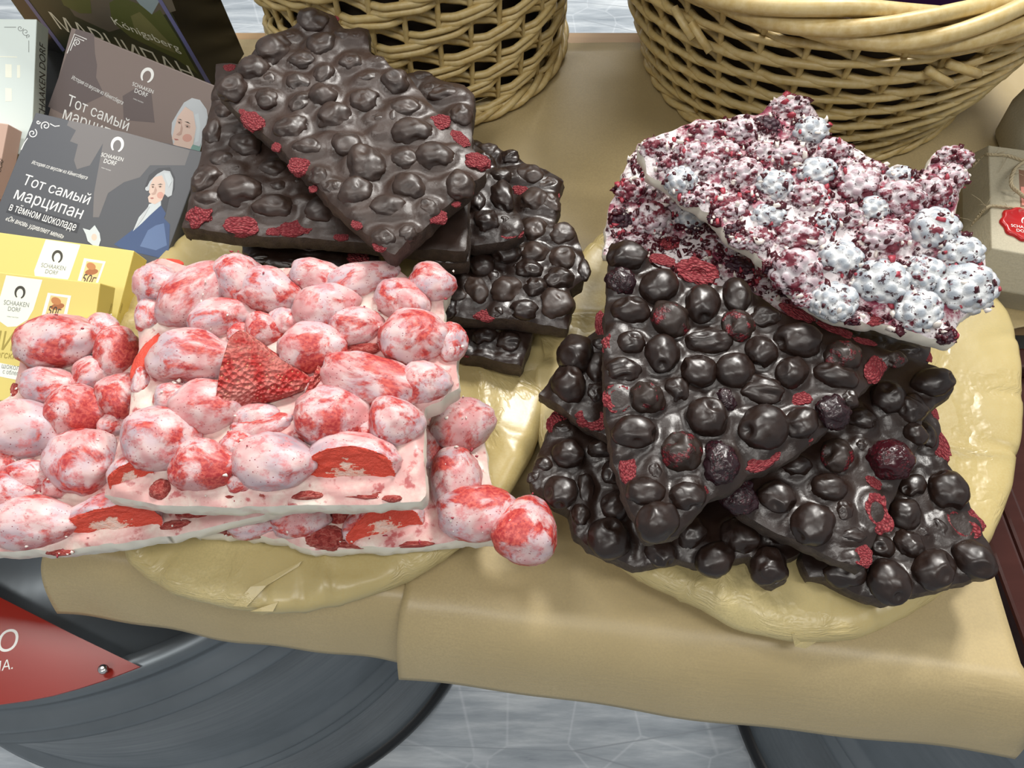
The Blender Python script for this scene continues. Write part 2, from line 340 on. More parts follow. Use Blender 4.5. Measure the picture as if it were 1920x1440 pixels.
tray((.1466, .2448), [(1500, 1213), (1385, 1178), (1265, 1108), (1165, 1062), (1075, 985), (1010, 860), (1012, 700), (1050, 560), (1130, 440), (1300, 360), (1500, 340), (1700, 410), (1820, 500), (1893, 590), (1917, 740), (1905, 850), (1880, 965), (1810, 1075), (1715, 1146), (1600, 1197)],
     'round board wrapped in yellow kraft paper, under the cherry and blackberry slabs', 2, [[(1484, 1188, .021), (1545, 1166, .0225), (1548, 1192, .019), (1510, 1216, .014), (1490, 1212, .015)], [(1420, 1110, .0235), (1520, 1085, .0245), (1560, 1110, .0238), (1475, 1128, .0235)]])
# dark lacquered crate beside the table (right)
cr = empty('lacquer_tray', frame((.402, .188, 0), (1, 0, 0), (0, 1, 0), (0, 0, 1)) @ Matrix.Rotation(.06, 4, 'Z'), 'dark brown lacquered wooden tray beside the right board', 'tray')
for nm, b in (('side_rail', (-.155, -.141, -.12, .098, -.0225, -.004)), ('side_rail', (-.138, -.128, -.118, .096, -.0225, -.008)), ('side_rail', (.141, .155, -.12, .098, -.0225, -.004)), ('end_rail', (-.127, .140, .084, .098, -.0225, -.004)), ('end_rail', (-.127, .140, -.12, -.106, -.0225, -.004)), ('tray_floor', (-.1275, .1405, -.1055, .0835, -.0225, -.014))):
    V, F = boxVF(*b); bevel(obj(nm, mesh(nm, V, F, M['dark_lacquer'], False), cr), .002)
# ---------------------------------------------------------------- fruit meshes (unit size, shared)
RN = random.Random(5)
def lump_mesh(name, mat, seed, low=.10, mid=.05, dents=1, dent=.22, fine=.0, flat=0., s=4, crease=.0):
    P, F = ico(s); rs = np.random.RandomState(seed); d = 1+low*vn(P, 1.1, seed)+mid*vn(P, 2.6, seed+1)+fine*vn(P, 7, seed+2)
    if crease: d -= crease*(1-np.abs(vn(P, 1.9, seed+4)))**7
    for k in range(dents):
        a = nrm(rs.randn(3)+np.array([0, -.2, .9])); g = np.clip(P@a, -1, 1); an = np.arccos(g)
        d -= dent*(.6+.4*rs.rand())*np.exp(-(an/(.20+.18*rs.rand()))**2)-.06*np.exp(-((an-.45)/.15)**2)
    V = P*d[:, None]
    if flat: V[:, 2] = np.where(V[:, 2] > 1-flat, 1-flat+(V[:, 2]-1+flat)*.2, V[:, 2])
    return mesh(name, V, F, mat)
def drupe_mesh(name, mat, seed, n=46, amp=.13):
    P, F = ico(5 if amp > .1 else 4); rs = np.random.RandomState(seed); i = np.arange(n)+.5; ph = np.arccos(1-2*i/n); t = np.pi*(1+5**.5)*i
    C = np.c_[np.cos(t)*np.sin(ph), np.sin(t)*np.sin(ph), np.cos(ph)]+rs.randn(n, 3)*.06; C /= np.linalg.norm(C, axis=1)[:, None]
    an = np.arccos(np.clip((P@C.T).max(1), -1, 1)); w = 1.9/math.sqrt(n); b = np.sqrt(np.clip(1-(an/w)**2, 0, 1))
    d = (1+.13*vn(P, 1.1, seed))*(1-amp+amp*b)+.025*vn(P, 6, seed+2)
    me = mesh(name, P*d[:, None]*np.array([1, 1, 1.05]), F, mat); a = me.attributes.new('drup', 'FLOAT', 'POINT'); a.data.foreach_set('value', b.astype(np.float32)); return me
def chunk_mesh(name, mat, seed, hollow=False):
    P, F = ico(4); d = 1+.28*vn(P, 1.3, seed)+.16*vn(P, 3.2, seed+1)+.12*np.abs(vn(P, 6.5, seed+2)); V = P*d[:, None]
    V[:, 2] = np.where(V[:, 2] > .45, .45+(V[:, 2]-.45)*.25, V[:, 2])
    if hollow:
        r = np.hypot(V[:, 0]-.1, V[:, 1]+.05); V[:, 2] -= np.where(V[:, 2] > 0, .75*np.exp(-(r/.42)**4), 0)
    return mesh(name, V, F, mat)
def berry_mesh(name, mat, seed, taper=.25, low=.12, mid=.05, fine=.018):
    P, F = ico(4); d = 1+low*vn(P, 1.0, seed)+mid*vn(P, 2.7, seed+1)+fine*vn(P, 7, seed+2)-.05*(1-np.abs(vn(P, 1.7, seed+5)))**7; V = P*d[:, None]
    k = 1-taper*(V[:, 0]+.2); V[:, 1] *= k; V[:, 2] *= k*.98; return mesh(name, V, F, mat)
def bare_mesh(name, mat, seed):
    P, F = ico(5); V = P.copy(); x = np.clip(V[:, 0]*1.12, -.88, 1.12); q_ = np.hypot(V[:, 1], V[:, 2])+1e-9; rad = np.clip(.56*(1.0-x)+.06, .10, 1.04)*np.minimum(1, q_/.45); rad = np.where(V[:, 0] > .86, q_*.9, rad); V[:, 1] *= rad/q_; V[:, 2] *= rad/q_*.85; V[:, 0] = x*1.05
    d = 1+.07*vn(P, 1.6, seed)+.03*vn(P, 5, seed+1)-.02*(1-np.abs(vn(P, 9, seed+2)))**4; return mesh(name, V*d[:, None], F, mat)
def cut_mesh(name, seed):
    P, F = ico(5); d = 1+.09*vn(P, 1.2, seed)+.05*vn(P, 3, seed+1)+.02*vn(P, 8, seed+2); V = P*d[:, None]
    th = -.42+.55*V[:, 2]; c = V[:, 1] < th; V[c, 1] = th[c]+.05*vn(V[c], 4, seed+3)+.02*vn(V[c], 12, seed); mi = [1 if sum(c[i] for i in f) >= 2 else 0 for f in F]
    return mesh(name, V, F, [M['strawberry_coat'], M['strawberry_cut']], True, mi)
def slice_mesh(name, mat, seed):
    P, F = ico(4); d = 1+.15*vn(P, 1.4, seed)+.08*vn(P, 3.5, seed+1)+.05*vn(P, 9, seed+2); return mesh(name, P*d[:, None]*np.array([1, .9, 1]), F, mat)
KIND = {}
def kind(key, name, meshes, k, rz): KIND[key] = (name, meshes, k, rz)
A_ = M['dark_chocolate_lump']; B_ = M['dull_chocolate_lump']
kind('c', 'coated_cherry', [lump_mesh('coated_cherry', A_, 10+i, .11, .045, 1+i % 2, .24, .0, crease=.05) for i in range(8)], .34, .86)
kind('d', 'coated_raspberry', [lump_mesh('coated_raspberry', B_, 40+i, .17, .075, 1+i % 2, .16, .006, crease=.07) for i in range(9)], .20, .70)
kind('e', 'coated_cherry', [lump_mesh('coated_cherry', A_, 60+i, .16, .075, 1+i % 2, .20, .004, crease=.07) for i in range(7)], .30, .82)
kind('t', 'cherry', [lump_mesh('cherry', M['cherry_through_chocolate'], 80+i, .12, .09, 2, .22, .03) for i in range(4)], .34, .84)
kind('w', 'wet_cherry', [lump_mesh('wet_cherry', M['wet_cherry'], 90+i, .10, .08, 1, .15, .05) for i in range(2)], .45, .9)
kind('b', 'dark_cherry', [lump_mesh('dark_cherry', M['dark_berry'], 95+i, .14, .12, 1, .2, .09) for i in range(3)], .35, .85)
kind('r', 'raspberry_piece', [chunk_mesh('raspberry_piece', M['dried_raspberry'], 110+i) for i in range(5)], .10, .55)
kind('h', 'cherry_half', [chunk_mesh('cherry_half', M['dried_raspberry'], 120+i, True) for i in range(3)], .22, .6)
kind('s', 'coated_strawberry', [berry_mesh('coated_strawberry', M['strawberry_coat'], 130+i, .12+.05*(i % 4)) for i in range(8)], .40, .92)
kind('S', 'bare_strawberry', [bare_mesh('bare_strawberry', M['strawberry_red'], 150)], .45, .75)
kind('u', 'cut_strawberry', [cut_mesh('cut_strawberry', 160+i) for i in range(3)], .26, .85)
kind('l', 'strawberry_slice', [slice_mesh('strawberry_slice', M['strawberry_slice'], 170+i) for i in range(4)], -.15, .8)
kind('o', 'strawberry_flesh', [slice_mesh('strawberry_flesh', M['strawberry_cut'], 180+i) for i in range(2)], .1, .5)
kind('B', 'coated_blackberry', [drupe_mesh('coated_blackberry', M['blackberry_white_coat'], 190+i, 42+4*i, .15) for i in range(4)], .36, .9)
kind('P', 'coated_blackberry', [drupe_mesh('coated_blackberry', M['blackberry_red_coat'], 200+i, 46+5*i, .17) for i in range(5)], .28, .85)
kind('K', 'bare_blackberry', [drupe_mesh('bare_blackberry', M['blackberry_bare'], 210+i, 50, .2) for i in range(2)], .30, .8)
LUMPLABEL = {'h': 'red dried cherry half with a hollow', 'r': 'crumbly red dried fruit piece', 'w': 'glossy dark red cherry left uncoated', 'S': 'large bare red strawberry', 'u': 'coated strawberry cut open to red flesh', 'K': 'bare dark blackberry', 'b': 'wrinkled dark uncoated cherry', 'o': 'bright red strawberry flesh', 'l': 'dark red strawberry slice'}
# ---------------------------------------------------------------- slabs
def slab(label, poly, z0, gx, gy, th, lumps, mats, seed, group, rough=.0006, sp=.0015, domes=25, domeR=(.003, .007), crumbs=None, wave=.0006):
    zc = z0; c0 = np.mean([at(x, y, z0) for x, y in poly], 0); n = nrm((-gx, -gy, 1)); ex = nrm((1, 0, gx)); ey = np.cross(n, ex)
    loc = lambda p: np.array([np.dot(p-c0, ex), np.dot(p-c0, ey)])
    Q = np.array([loc(hit(x, y, c0, n)) for x, y in poly])
    if np.sum(Q[:, 0]*np.roll(Q[:, 1], -1)-np.roll(Q[:, 0], -1)*Q[:, 1]) < 0: Q = Q[::-1]
    # resample and roughen the outline
    R = []
    for a, b in zip(Q, np.roll(Q, -1, 0)):
        m = max(1, int(np.linalg.norm(b-a)/.0018)); R += [a+(b-a)*i/m for i in range(m)]
    R = np.array(R); tg = np.roll(R, -1, 0)-np.roll(R, 1, 0); nn = np.c_[tg[:, 1], -tg[:, 0]]; nn /= np.linalg.norm(nn, axis=1)[:, None]
    R = R+nn*(rough*fbm(np.c_[R, R[:, :1]*0], 130, seed, 3))[:, None]
    # signed distance on a grid
    lo = R.min(0)-sp*2; hi = R.max(0)+sp*2; nx, ny = (np.ceil((hi-lo)/sp).astype(int)+1)
    X, Y = np.meshgrid(lo[0]+np.arange(nx)*sp, lo[1]+np.arange(ny)*sp, indexing='ij'); G = np.c_[X.ravel(), Y.ravel()]
    A = R; B = np.roll(R, -1, 0); D = B-A; L2 = (D**2).sum(1)+1e-15
    best = np.full(len(G), 9.); near = np.zeros((len(G), 2)); nrmv = np.zeros((len(G), 2)); ins = np.zeros(len(G), bool)
    for s0 in range(0, len(G), 4000):
        g = G[s0:s0+4000]; t = np.clip(((g[:, None]-A)*D).sum(2)/L2, 0, 1); q_ = A+t[..., None]*D; d2 = ((g[:, None]-q_)**2).sum(2); k = d2.argmin(1); ar = np.arange(len(g))
        best[s0:s0+4000] = np.sqrt(d2[ar, k]); near[s0:s0+4000] = q_[ar, k]; e = D[k]/np.sqrt(L2[k])[:, None]; nrmv[s0:s0+4000] = np.c_[e[:, 1], -e[:, 0]]
        c = (A[:, 1] > g[:, None, 1]) != (B[:, 1] > g[:, None, 1]); xx = A[:, 0]+(g[:, None, 1]-A[:, 1])*D[:, 0]/np.where(D[:, 1] == 0, 1e-12, D[:, 1]); ins[s0:s0+4000] = ((c & (g[:, None, 0] < xx)).sum(1) % 2) == 1
    sd = np.where(ins, best, -best); ok = sd > -.45*sp
    idx = np.arange(nx*ny).reshape(nx, ny); qd = np.stack([idx[:-1, :-1], idx[1:, :-1], idx[1:, 1:], idx[:-1, 1:]], -1).reshape(-1, 4); qd = qd[ok[qd].all(1)]
    used = np.unique(qd); new = -np.ones(nx*ny, int); new[used] = np.arange(len(used)); qd = new[qd]; P = G[used]; S = sd[used]; NV = nrmv[used]; nr = near[used]
    ed = np.concatenate([qd[:, [i, (i+1) % 4]] for i in range(4)]); key = ed[:, 0]*10**7+ed[:, 1]; rev = ed[:, 1]*10**7+ed[:, 0]; bd = ed[~np.isin(key, rev)]; bv = np.unique(bd); P[bv] = nr[bv]; S[bv] = 0
    # relief
    h = wave*fbm(np.c_[P, P[:, :1]*0+seed], 45, seed, 3)
    rs = np.random.RandomState(seed); items = []
    for L in lumps:
        ty, px, py, rx, ry = L[:5]; rot = math.radians(L[5]) if len(L) > 5 else 0.
        nm, ms, kk, kz = KIND[ty]
        if len(L) > 6: kk = L[6]
        g_ = {'s': 1.17, 'u': 1.12, 'd': 1.08, 'c': 1.04, 'e': 1.06, 'B': 1.06, 'P': 1.1}.get(ty, 1); rx *= g_; ry *= g_
        p = hit(px, py, c0, n); sc = depth(p)/FPX; rz = kz*min(rx, ry)*sc
        p = hit(px, py, c0+n*kk*rz, n); sc = depth(p)/FPX; l = loc(p)
        items.append((ty, l, rx*sc, ry*sc, rz, rot, kk)); 
        if ty in 'lr': continue
        dx = P-l; cr, sr = math.cos(rot), math.sin(rot); u = dx[:, 0]*cr+dx[:, 1]*sr; v = -dx[:, 0]*sr+dx[:, 1]*cr
        qq = np.sqrt((u/(rx*sc))**2+(v/(ry*sc))**2); dist = np.clip(qq-.93, 0, 9)*min(rx, ry)*sc
        h = np.maximum(h, h+(.0030*np.exp(-dist/.0019))*(1-np.clip(h/.004, 0, 1)))
    for k in range(domes):
        j = rs.randint(len(P)); r = domeR[0]+(domeR[1]-domeR[0])*rs.rand(); as_ = .7+.6*rs.rand(); d2 = ((P[:, 0]-P[j, 0])/r)**2+((P[:, 1]-P[j, 1])/(r*as_))**2
        h = np.maximum(h, np.where(d2 < 1, h*.3+.42*r*np.sqrt(np.clip(1-d2, 0, 1)), 0)+np.exp(-np.clip(np.sqrt(d2)-1, 0, 9)*r/.0015)*.0012*(d2 >= 1))
    h -= .0009*np.exp(-np.clip(S, 0, 1)/.0010)
    n0 = len(P); V = [np.c_[P, h]]; Fq = [tuple(f) for f in qd]; MI = [0]*len(qd)
    # broken side wall
    bi = {v: i for i, v in enumerate(bv)}; nb = len(bv); lv = [(0, 0), (.25, .0006), (.5, .0004), (.78, .0002), (1., -.0012)]
    for f, off in lv:
        pz = h[bv]*(1-f)+(-th)*f; o2 = off+(.0007*vn(np.c_[P[bv], pz*3], 260, seed+9) if 0 < f < 1 else 0)
        V.append(np.c_[P[bv]+NV[bv]*np.reshape(o2, (-1, 1)), pz])
    for a, b in bd:
        for k in range(len(lv)-1): s0 = n0+k*nb; Fq.append((b, a, s0+bi[a]+nb, s0+bi[b]+nb) if False else (s0+bi[b], s0+bi[a], s0+nb+bi[a], s0+nb+bi[b])); MI.append(1)
    nB = n0+len(lv)*nb; Pb = P.copy(); Pb[bv] = P[bv]-NV[bv]*.0012; V.append(np.c_[Pb, np.full(n0, -th)]); Fq += [tuple(nB+i for i in f[::-1]) for f in qd]; MI += [1]*len(qd)
    Fm = frame(c0, ex, ey, n); e = empty('chocolate_bark', Fm @ Matrix.Translation((0, 0, -th)), label, 'chocolate bark', group)
    up = Matrix.Translation((0, 0, th))
    obj('chocolate_base', mesh('chocolate_base', np.concatenate(V), Fq, [M[mats[0]], M[mats[1]]], True, MI), e, up)
    vc = {}
    for ty, l, rx, ry, rz, rot, kk in items:
        nm, ms, _, _ = KIND[ty]; i = vc.get(ty, rs.randint(len(ms))); vc[ty] = i+1; me = ms[i % len(ms)]
        if ty in 'cdetbw' and abs(rx/ry-1) < .25: rot += rs.rand()*6.28 if ty != 'w' else 0
        mm = up @ Matrix.Translation((l[0], l[1], kk*rz)) @ Matrix.Rotation(rot, 4, 'Z') @ Matrix.Diagonal((rx, ry, rz, 1))
        o = obj(nm, me, e, mm)
        if ty in LUMPLABEL: o['label'] = LUMPLABEL[ty]
    if crumbs:
        P1, F1 = ico(1); cnt, mlist, (s0_, s1_) = crumbs; mb = MB(); free = [it for it in items]
        inner = np.where(S > .002)[0]
        for k in range(cnt):
            if rs.rand() < .62 and free:
                ty, l, rx, ry, rz, rot, kk = free[rs.randint(len(free))]; d = nrm(rs.randn(3)); d[2] = abs(d[2]); cr, sr = math.cos(rot), math.sin(rot); a, b = d[0]*rx, d[1]*ry
                p = np.array([l[0]+a*cr-b*sr, l[1]+a*sr+b*cr, kk*rz+d[2]*rz*.97])
            else: j = inner[rs.randint(len(inner))]; p = np.array([P[j, 0], P[j, 1], h[j]+.0004])
            s_ = s0_+(s1_-s0_)*rs.rand()**2; mb.add((P1*(1+.75*vn(P1, 1.7, k))[:, None]*np.array([1.2, .5+.7*rs.rand(), .6]))[:, rs.permutation(3)]*s_+p, F1, int(rs.choice(len(mlist), p=[m[1] for m in mlist])))
        o = mb.build('crumbs', [M[m[0]] for m in mlist], e, up); o['kind'] = 'stuff'
    return e
# ---------------------------------------------------------------- the slabs, bottom of each pile first
DK = ('dark_chocolate', 'broken_chocolate'); DU = ('dull_chocolate', 'broken_chocolate'); WS = ('white_chocolate', 'white_chocolate_edge'); WB = ('blackberry_chocolate', 'white_chocolate_edge')
GL, GR, GB, GS = 'dark raspberry chocolate slabs in the left rear pile', 'dark cherry chocolate slabs on the right board', 'white blackberry chocolate slabs', 'white strawberry chocolate slabs'
slab('lowest dark raspberry slab of the left rear pile, its corner lying on the yellow paper', [(869, 606), (930, 606), (1000, 618), (988, 660), (977, 688), (938, 681), (861, 664), (858, 630)], .034, 0, 0, .0115,
     [('e', 955, 641, 25, 20), ('e', 908, 632, 25, 20), ('r', 880, 662, 14, 8), ('r', 947, 664, 14, 8)], DK, 11, GL)
slab('dark slab crowded with coated berries, stepping out right from the left rear pile', [(887, 258), (945, 287), (982, 304), (1028, 321), (1057, 337), (1047, 371), (1049, 396), (1040, 421), (1074, 428), (1096, 483), (1092, 529), (1066, 546), (1072, 583), (1074, 578), (1063, 615), (960, 602), (831, 594), (813, 576), (800, 500), (850, 350)], .050, 0, .03, .0115,
     [('e', 957, 296, 18, 16), ('d', 991, 329, 28, 22), ('d', 916, 283, 20, 16), ('d', 1003, 379, 26, 25), ('d', 1032, 383, 19, 21), ('d', 1003, 433, 25, 25), ('d', 1053, 442, 26, 23), ('e', 949, 475, 30, 28), ('d', 1003, 479, 27, 26), ('d', 1057, 487, 27, 25), ('e', 1093, 506, 14, 25), ('e', 1049, 525, 31, 24), ('e', 991, 508, 24, 22), ('c', 903, 500, 27, 25), ('d', 949, 546, 31, 27), ('e', 1003, 542, 23, 22), ('d', 891, 546, 25, 27), ('d', 1045, 571, 34, 30), ('c', 982, 583, 27, 21), ('d', 857, 554, 20, 25), ('e', 841, 579, 20, 18), ('e', 935, 585, 14, 12),
      ('d', 1028, 346, 20, 15), ('d', 960, 330, 15, 14), ('e', 968, 505, 12, 12), ('e', 925, 520, 14, 14), ('r', 978, 356, 17, 13), ('r', 1041, 367, 8, 7), ('r', 920, 590, 26, 13), ('r', 828, 583, 10, 8), ('r', 878, 494, 5, 18), ('r', 1010, 345, 6, 6)], DK, 12, GL, domes=30)
slab('dark slab showing only its front edge, under the lower left of the left rear pile', [(453, 448), (458, 474), (503, 500), (600, 515), (712, 500), (700, 430), (560, 400), (462, 415)], .056, 0, .02, .0115,
     [('e', 507, 463, 32, 13), ('e', 578, 465, 30, 14), ('e', 487, 485, 25, 12), ('e', 540, 492, 26, 10), ('r', 624, 488, 20, 10), ('r', 670, 482, 21, 16), ('e', 650, 460, 26, 12)], DK, 13, GL)
slab('small dark slab with one red corner, jutting out right below the two top slabs', [(887, 267), (928, 300), (945, 354), (970, 400), (984, 433), (968, 448), (891, 460), (800, 440), (800, 290)], .068, .0, .06, .0115,
     [('e', 941, 371, 22, 34, 15), ('e', 912, 417, 25, 23), ('e', 895, 379, 17, 24), ('e', 937, 333, 17, 20), ('e', 908, 300, 16, 16), ('d', 905, 340, 14, 18), ('e', 945, 415, 12, 12), ('r', 957, 437, 22, 14, 15)], DK, 14, GL)
slab('narrow dark slab with straight right edge, just under the front of the top slabs', [(770, 425), (879, 395), (879, 491), (845, 494), (790, 482)], .072, 0, .05, .0115,
     [('e', 825, 455, 26, 24), ('r', 866, 448, 14, 14)], DK, 15, GL)
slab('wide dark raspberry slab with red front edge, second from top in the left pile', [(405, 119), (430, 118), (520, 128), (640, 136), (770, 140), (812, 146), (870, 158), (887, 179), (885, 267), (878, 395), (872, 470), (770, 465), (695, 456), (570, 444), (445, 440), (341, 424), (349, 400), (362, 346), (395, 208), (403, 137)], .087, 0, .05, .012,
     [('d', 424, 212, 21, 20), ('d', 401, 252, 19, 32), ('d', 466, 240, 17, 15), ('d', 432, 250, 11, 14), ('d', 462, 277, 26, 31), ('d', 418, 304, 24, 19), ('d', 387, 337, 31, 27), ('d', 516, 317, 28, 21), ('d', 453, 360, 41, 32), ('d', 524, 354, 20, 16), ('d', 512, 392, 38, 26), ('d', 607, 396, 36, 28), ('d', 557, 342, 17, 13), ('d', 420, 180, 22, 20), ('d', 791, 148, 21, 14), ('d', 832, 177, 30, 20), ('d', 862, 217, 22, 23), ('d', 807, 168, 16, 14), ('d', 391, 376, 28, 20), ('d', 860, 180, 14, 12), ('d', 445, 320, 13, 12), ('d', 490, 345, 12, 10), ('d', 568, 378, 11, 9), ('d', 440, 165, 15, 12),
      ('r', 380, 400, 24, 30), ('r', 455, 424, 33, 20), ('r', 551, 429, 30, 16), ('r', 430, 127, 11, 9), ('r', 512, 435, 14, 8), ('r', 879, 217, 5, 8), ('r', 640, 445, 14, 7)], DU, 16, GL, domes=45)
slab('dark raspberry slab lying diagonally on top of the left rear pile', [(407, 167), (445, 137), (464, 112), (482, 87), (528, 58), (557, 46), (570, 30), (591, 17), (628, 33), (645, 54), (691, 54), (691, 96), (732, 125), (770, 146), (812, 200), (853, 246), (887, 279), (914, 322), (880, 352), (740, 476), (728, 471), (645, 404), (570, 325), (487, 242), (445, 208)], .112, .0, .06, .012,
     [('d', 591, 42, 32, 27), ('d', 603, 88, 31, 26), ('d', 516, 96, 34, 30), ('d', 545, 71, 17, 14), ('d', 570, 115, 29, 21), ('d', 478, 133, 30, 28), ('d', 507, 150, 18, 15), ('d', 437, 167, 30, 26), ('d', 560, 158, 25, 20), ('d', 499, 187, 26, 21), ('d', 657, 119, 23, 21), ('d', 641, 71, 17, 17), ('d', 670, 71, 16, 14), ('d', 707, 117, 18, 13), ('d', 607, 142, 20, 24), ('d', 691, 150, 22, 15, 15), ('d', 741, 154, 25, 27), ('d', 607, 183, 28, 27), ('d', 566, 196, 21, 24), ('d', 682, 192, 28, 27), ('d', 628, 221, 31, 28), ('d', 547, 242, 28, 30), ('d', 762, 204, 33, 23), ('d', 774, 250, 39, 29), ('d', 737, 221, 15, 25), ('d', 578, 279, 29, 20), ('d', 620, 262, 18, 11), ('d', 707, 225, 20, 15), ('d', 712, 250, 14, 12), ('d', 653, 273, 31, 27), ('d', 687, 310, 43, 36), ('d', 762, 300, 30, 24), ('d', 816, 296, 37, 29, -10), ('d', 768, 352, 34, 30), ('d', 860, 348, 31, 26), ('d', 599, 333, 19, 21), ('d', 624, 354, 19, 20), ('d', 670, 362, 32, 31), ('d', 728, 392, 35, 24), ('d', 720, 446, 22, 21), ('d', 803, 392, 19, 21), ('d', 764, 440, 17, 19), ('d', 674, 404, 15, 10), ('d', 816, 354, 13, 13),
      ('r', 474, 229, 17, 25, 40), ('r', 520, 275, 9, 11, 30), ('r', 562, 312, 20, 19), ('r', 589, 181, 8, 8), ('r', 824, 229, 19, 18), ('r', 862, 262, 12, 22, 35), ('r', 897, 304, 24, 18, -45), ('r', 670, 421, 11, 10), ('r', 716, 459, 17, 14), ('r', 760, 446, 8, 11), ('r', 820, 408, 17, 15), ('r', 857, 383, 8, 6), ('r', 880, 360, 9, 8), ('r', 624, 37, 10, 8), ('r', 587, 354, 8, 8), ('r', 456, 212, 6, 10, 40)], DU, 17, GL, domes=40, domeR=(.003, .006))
# ------------------------------------------------------------ white strawberry slabs
SC = (140, [('crumb_white', .6), ('juice_bead_pink', .4)], (.0004, .0011))
slab('lowest white strawberry slab, reaching right to a single berry over the table', [(359, 998), (450, 1003), (531, 1012), (585, 1031), (660, 1028), (744, 1026), (895, 1013), (960, 1012), (990, 1020), (990, 965), (938, 960), (915, 880), (900, 770), (820, 740), (600, 800), (400, 900)], .035, 0, 0, .011,
     [('s', 865, 796, 54, 47, 20), ('s', 858, 897, 44, 58, 0), ('s', 808, 842, 26, 42), ('l', 799, 893, 14, 35), ('s', 893, 962, 64, 47, 10), ('u', 719, 978, 66, 46, 15), ('l', 611, 1009, 41, 26), ('s', 564, 972, 46, 34), ('s', 473, 983, 42, 26), ('l', 645, 968, 28, 28), ('l', 428, 990, 26, 15), ('s', 986, 990, 57, 58, 75, .30), ('l', 1000, 1041, 22, 8, 0, -1.6), ('l', 660, 1020, 40, 10), ('l', 760, 1020, 50, 8)], WS, 21, GS, crumbs=SC)
slab('left white strawberry slab, running out past the yellow boxes', [(-150, 1035), (0, 1035), (94, 1034), (219, 1022), (312, 1005), (469, 970), (600, 944), (620, 830), (330, 700), (262, 650), (226, 615), (180, 600), (110, 605), (50, 640), (20, 740), (-40, 770), (-150, 790)], .056, 0, .02, .0105,
     [('s', 114, 643, 70, 54, 10), ('s', 190, 620, 30, 32), ('s', 222, 657, 37, 45), ('s', 180, 697, 36, 30, 40), ('s', 92, 725, 46, 33), ('s', 147, 772, 47, 48), ('s', 234, 745, 42, 46, 60), ('s', 56, 806, 63, 53), ('s', 157, 862, 56, 66, 50), ('s', 215, 795, 28, 24), ('s', 60, 895, 44, 30), ('s', 18, 925, 46, 36), ('s', 2, 868, 30, 26), ('s', 68, 980, 66, 46), ('u', 215, 972, 84, 46, 8), ('l', 368, 960, 38, 14, 8), ('l', 462, 953, 45, 12, 10), ('s', 206, 880, 15, 32), ('l', 30, 733, 10, 18, 20), ('s', -40, 840, 40, 40), ('s', -60, 950, 50, 44), ('o', 12, 905, 14, 14), ('s', 30, 850, 20, 18), ('l', 110, 1036, 26, 7), ('s', 110, 915, 26, 22), ('s', 250, 748, 22, 30), ('s', 118, 830, 20, 18), ('l', 320, 985, 40, 10, 8), ('s', 135, 720, 22, 18)], WS, 22, GS, crumbs=SC)
slab('top white strawberry slab, thick pink berries and a bare red one in the middle', [(272, 496), (307, 490), (350, 500), (412, 484), (450, 476), (495, 500), (550, 503), (587, 495), (645, 503), (714, 490), (766, 522), (790, 520), (845, 529), (831, 572), (831, 602), (866, 619), (858, 675), (858, 727), (826, 755), (798, 768), (796, 848), (798, 927), (788, 938), (700, 944), (600, 945), (450, 950), (312, 946), (240, 934), (196, 926), (219, 841), (244, 762), (250, 730), (262, 655), (260, 617), (257, 565), (262, 520)], .083, 0, .03, .0125,
     [('s', 297, 535, 39, 39), ('s', 365, 550, 72, 46, 45), ('s', 450, 520, 42, 46, 30), ('s', 510, 550, 53, 43, -10), ('s', 595, 520, 46, 30, -10), ('s', 612, 577, 53, 43, 20), ('s', 415, 597, 56, 34, 15), ('s', 497, 620, 33, 33), ('s', 535, 605, 28, 28), ('s', 585, 652, 56, 46), ('s', 671, 611, 48, 34, 10), ('s', 372, 672, 77, 49), ('S', 508, 710, 80, 84, -8, .42), ('s', 480, 784, 38, 26, 10), ('s', 600, 728, 26, 22), ('s', 455, 628, 26, 20), ('s', 335, 748, 40, 28), ('s', 738, 728, 36, 24), ('s', 446, 835, 30, 26), ('s', 690, 800, 24, 30), ('s', 268, 715, 16, 28), ('s', 574, 812, 20, 20), ('s', 455, 905, 24, 20), ('s', 265, 800, 20, 30), ('l', 676, 656, 40, 15, 5, .6), ('s', 680, 525, 62, 34, 25), ('s', 757, 565, 48, 40, -20), ('s', 775, 632, 58, 50), ('s', 850, 641, 27, 36), ('s', 813, 533, 40, 37), ('o', 690, 570, 30, 20), ('s', 697, 716, 88, 45, -12), ('s', 796, 718, 42, 38), ('o', 790, 700, 46, 16, 10, .6), ('s', 624, 783, 64, 50), ('s', 744, 792, 46, 46), ('o', 772, 862, 22, 40, 10), ('u', 658, 868, 85, 56, 0), ('s', 517, 868, 68, 54), ('s', 387, 762, 60, 48), ('s', 307, 822, 66, 54), ('s', 390, 875, 58, 46), ('u', 246, 888, 38, 36, 20), ('l', 300, 918, 20, 24, 10), ('l', 378, 911, 48, 20, 0), ('s', 490, 800, 50, 22, 15), ('l', 490, 915, 40, 22, -20), ('l', 572, 929, 34, 12), ('l', 440, 930, 26, 12), ('l', 735, 935, 20, 8), ('l', 675, 927, 52, 13), ('o', 276, 672, 20, 56, -12, .9), ('s', 282, 588, 22, 34), ('o', 275, 545, 8, 14), ('s', 335, 735, 30, 18), ('l', 585, 555, 18, 10), ('o', 320, 492, 26, 8, -6), ('s', 560, 690, 20, 14), ('s', 450, 660, 14, 16), ('l', 622, 520, 16, 14, 0, .4), ('s', 730, 690, 30, 14)], WS, 23, GS, crumbs=SC)
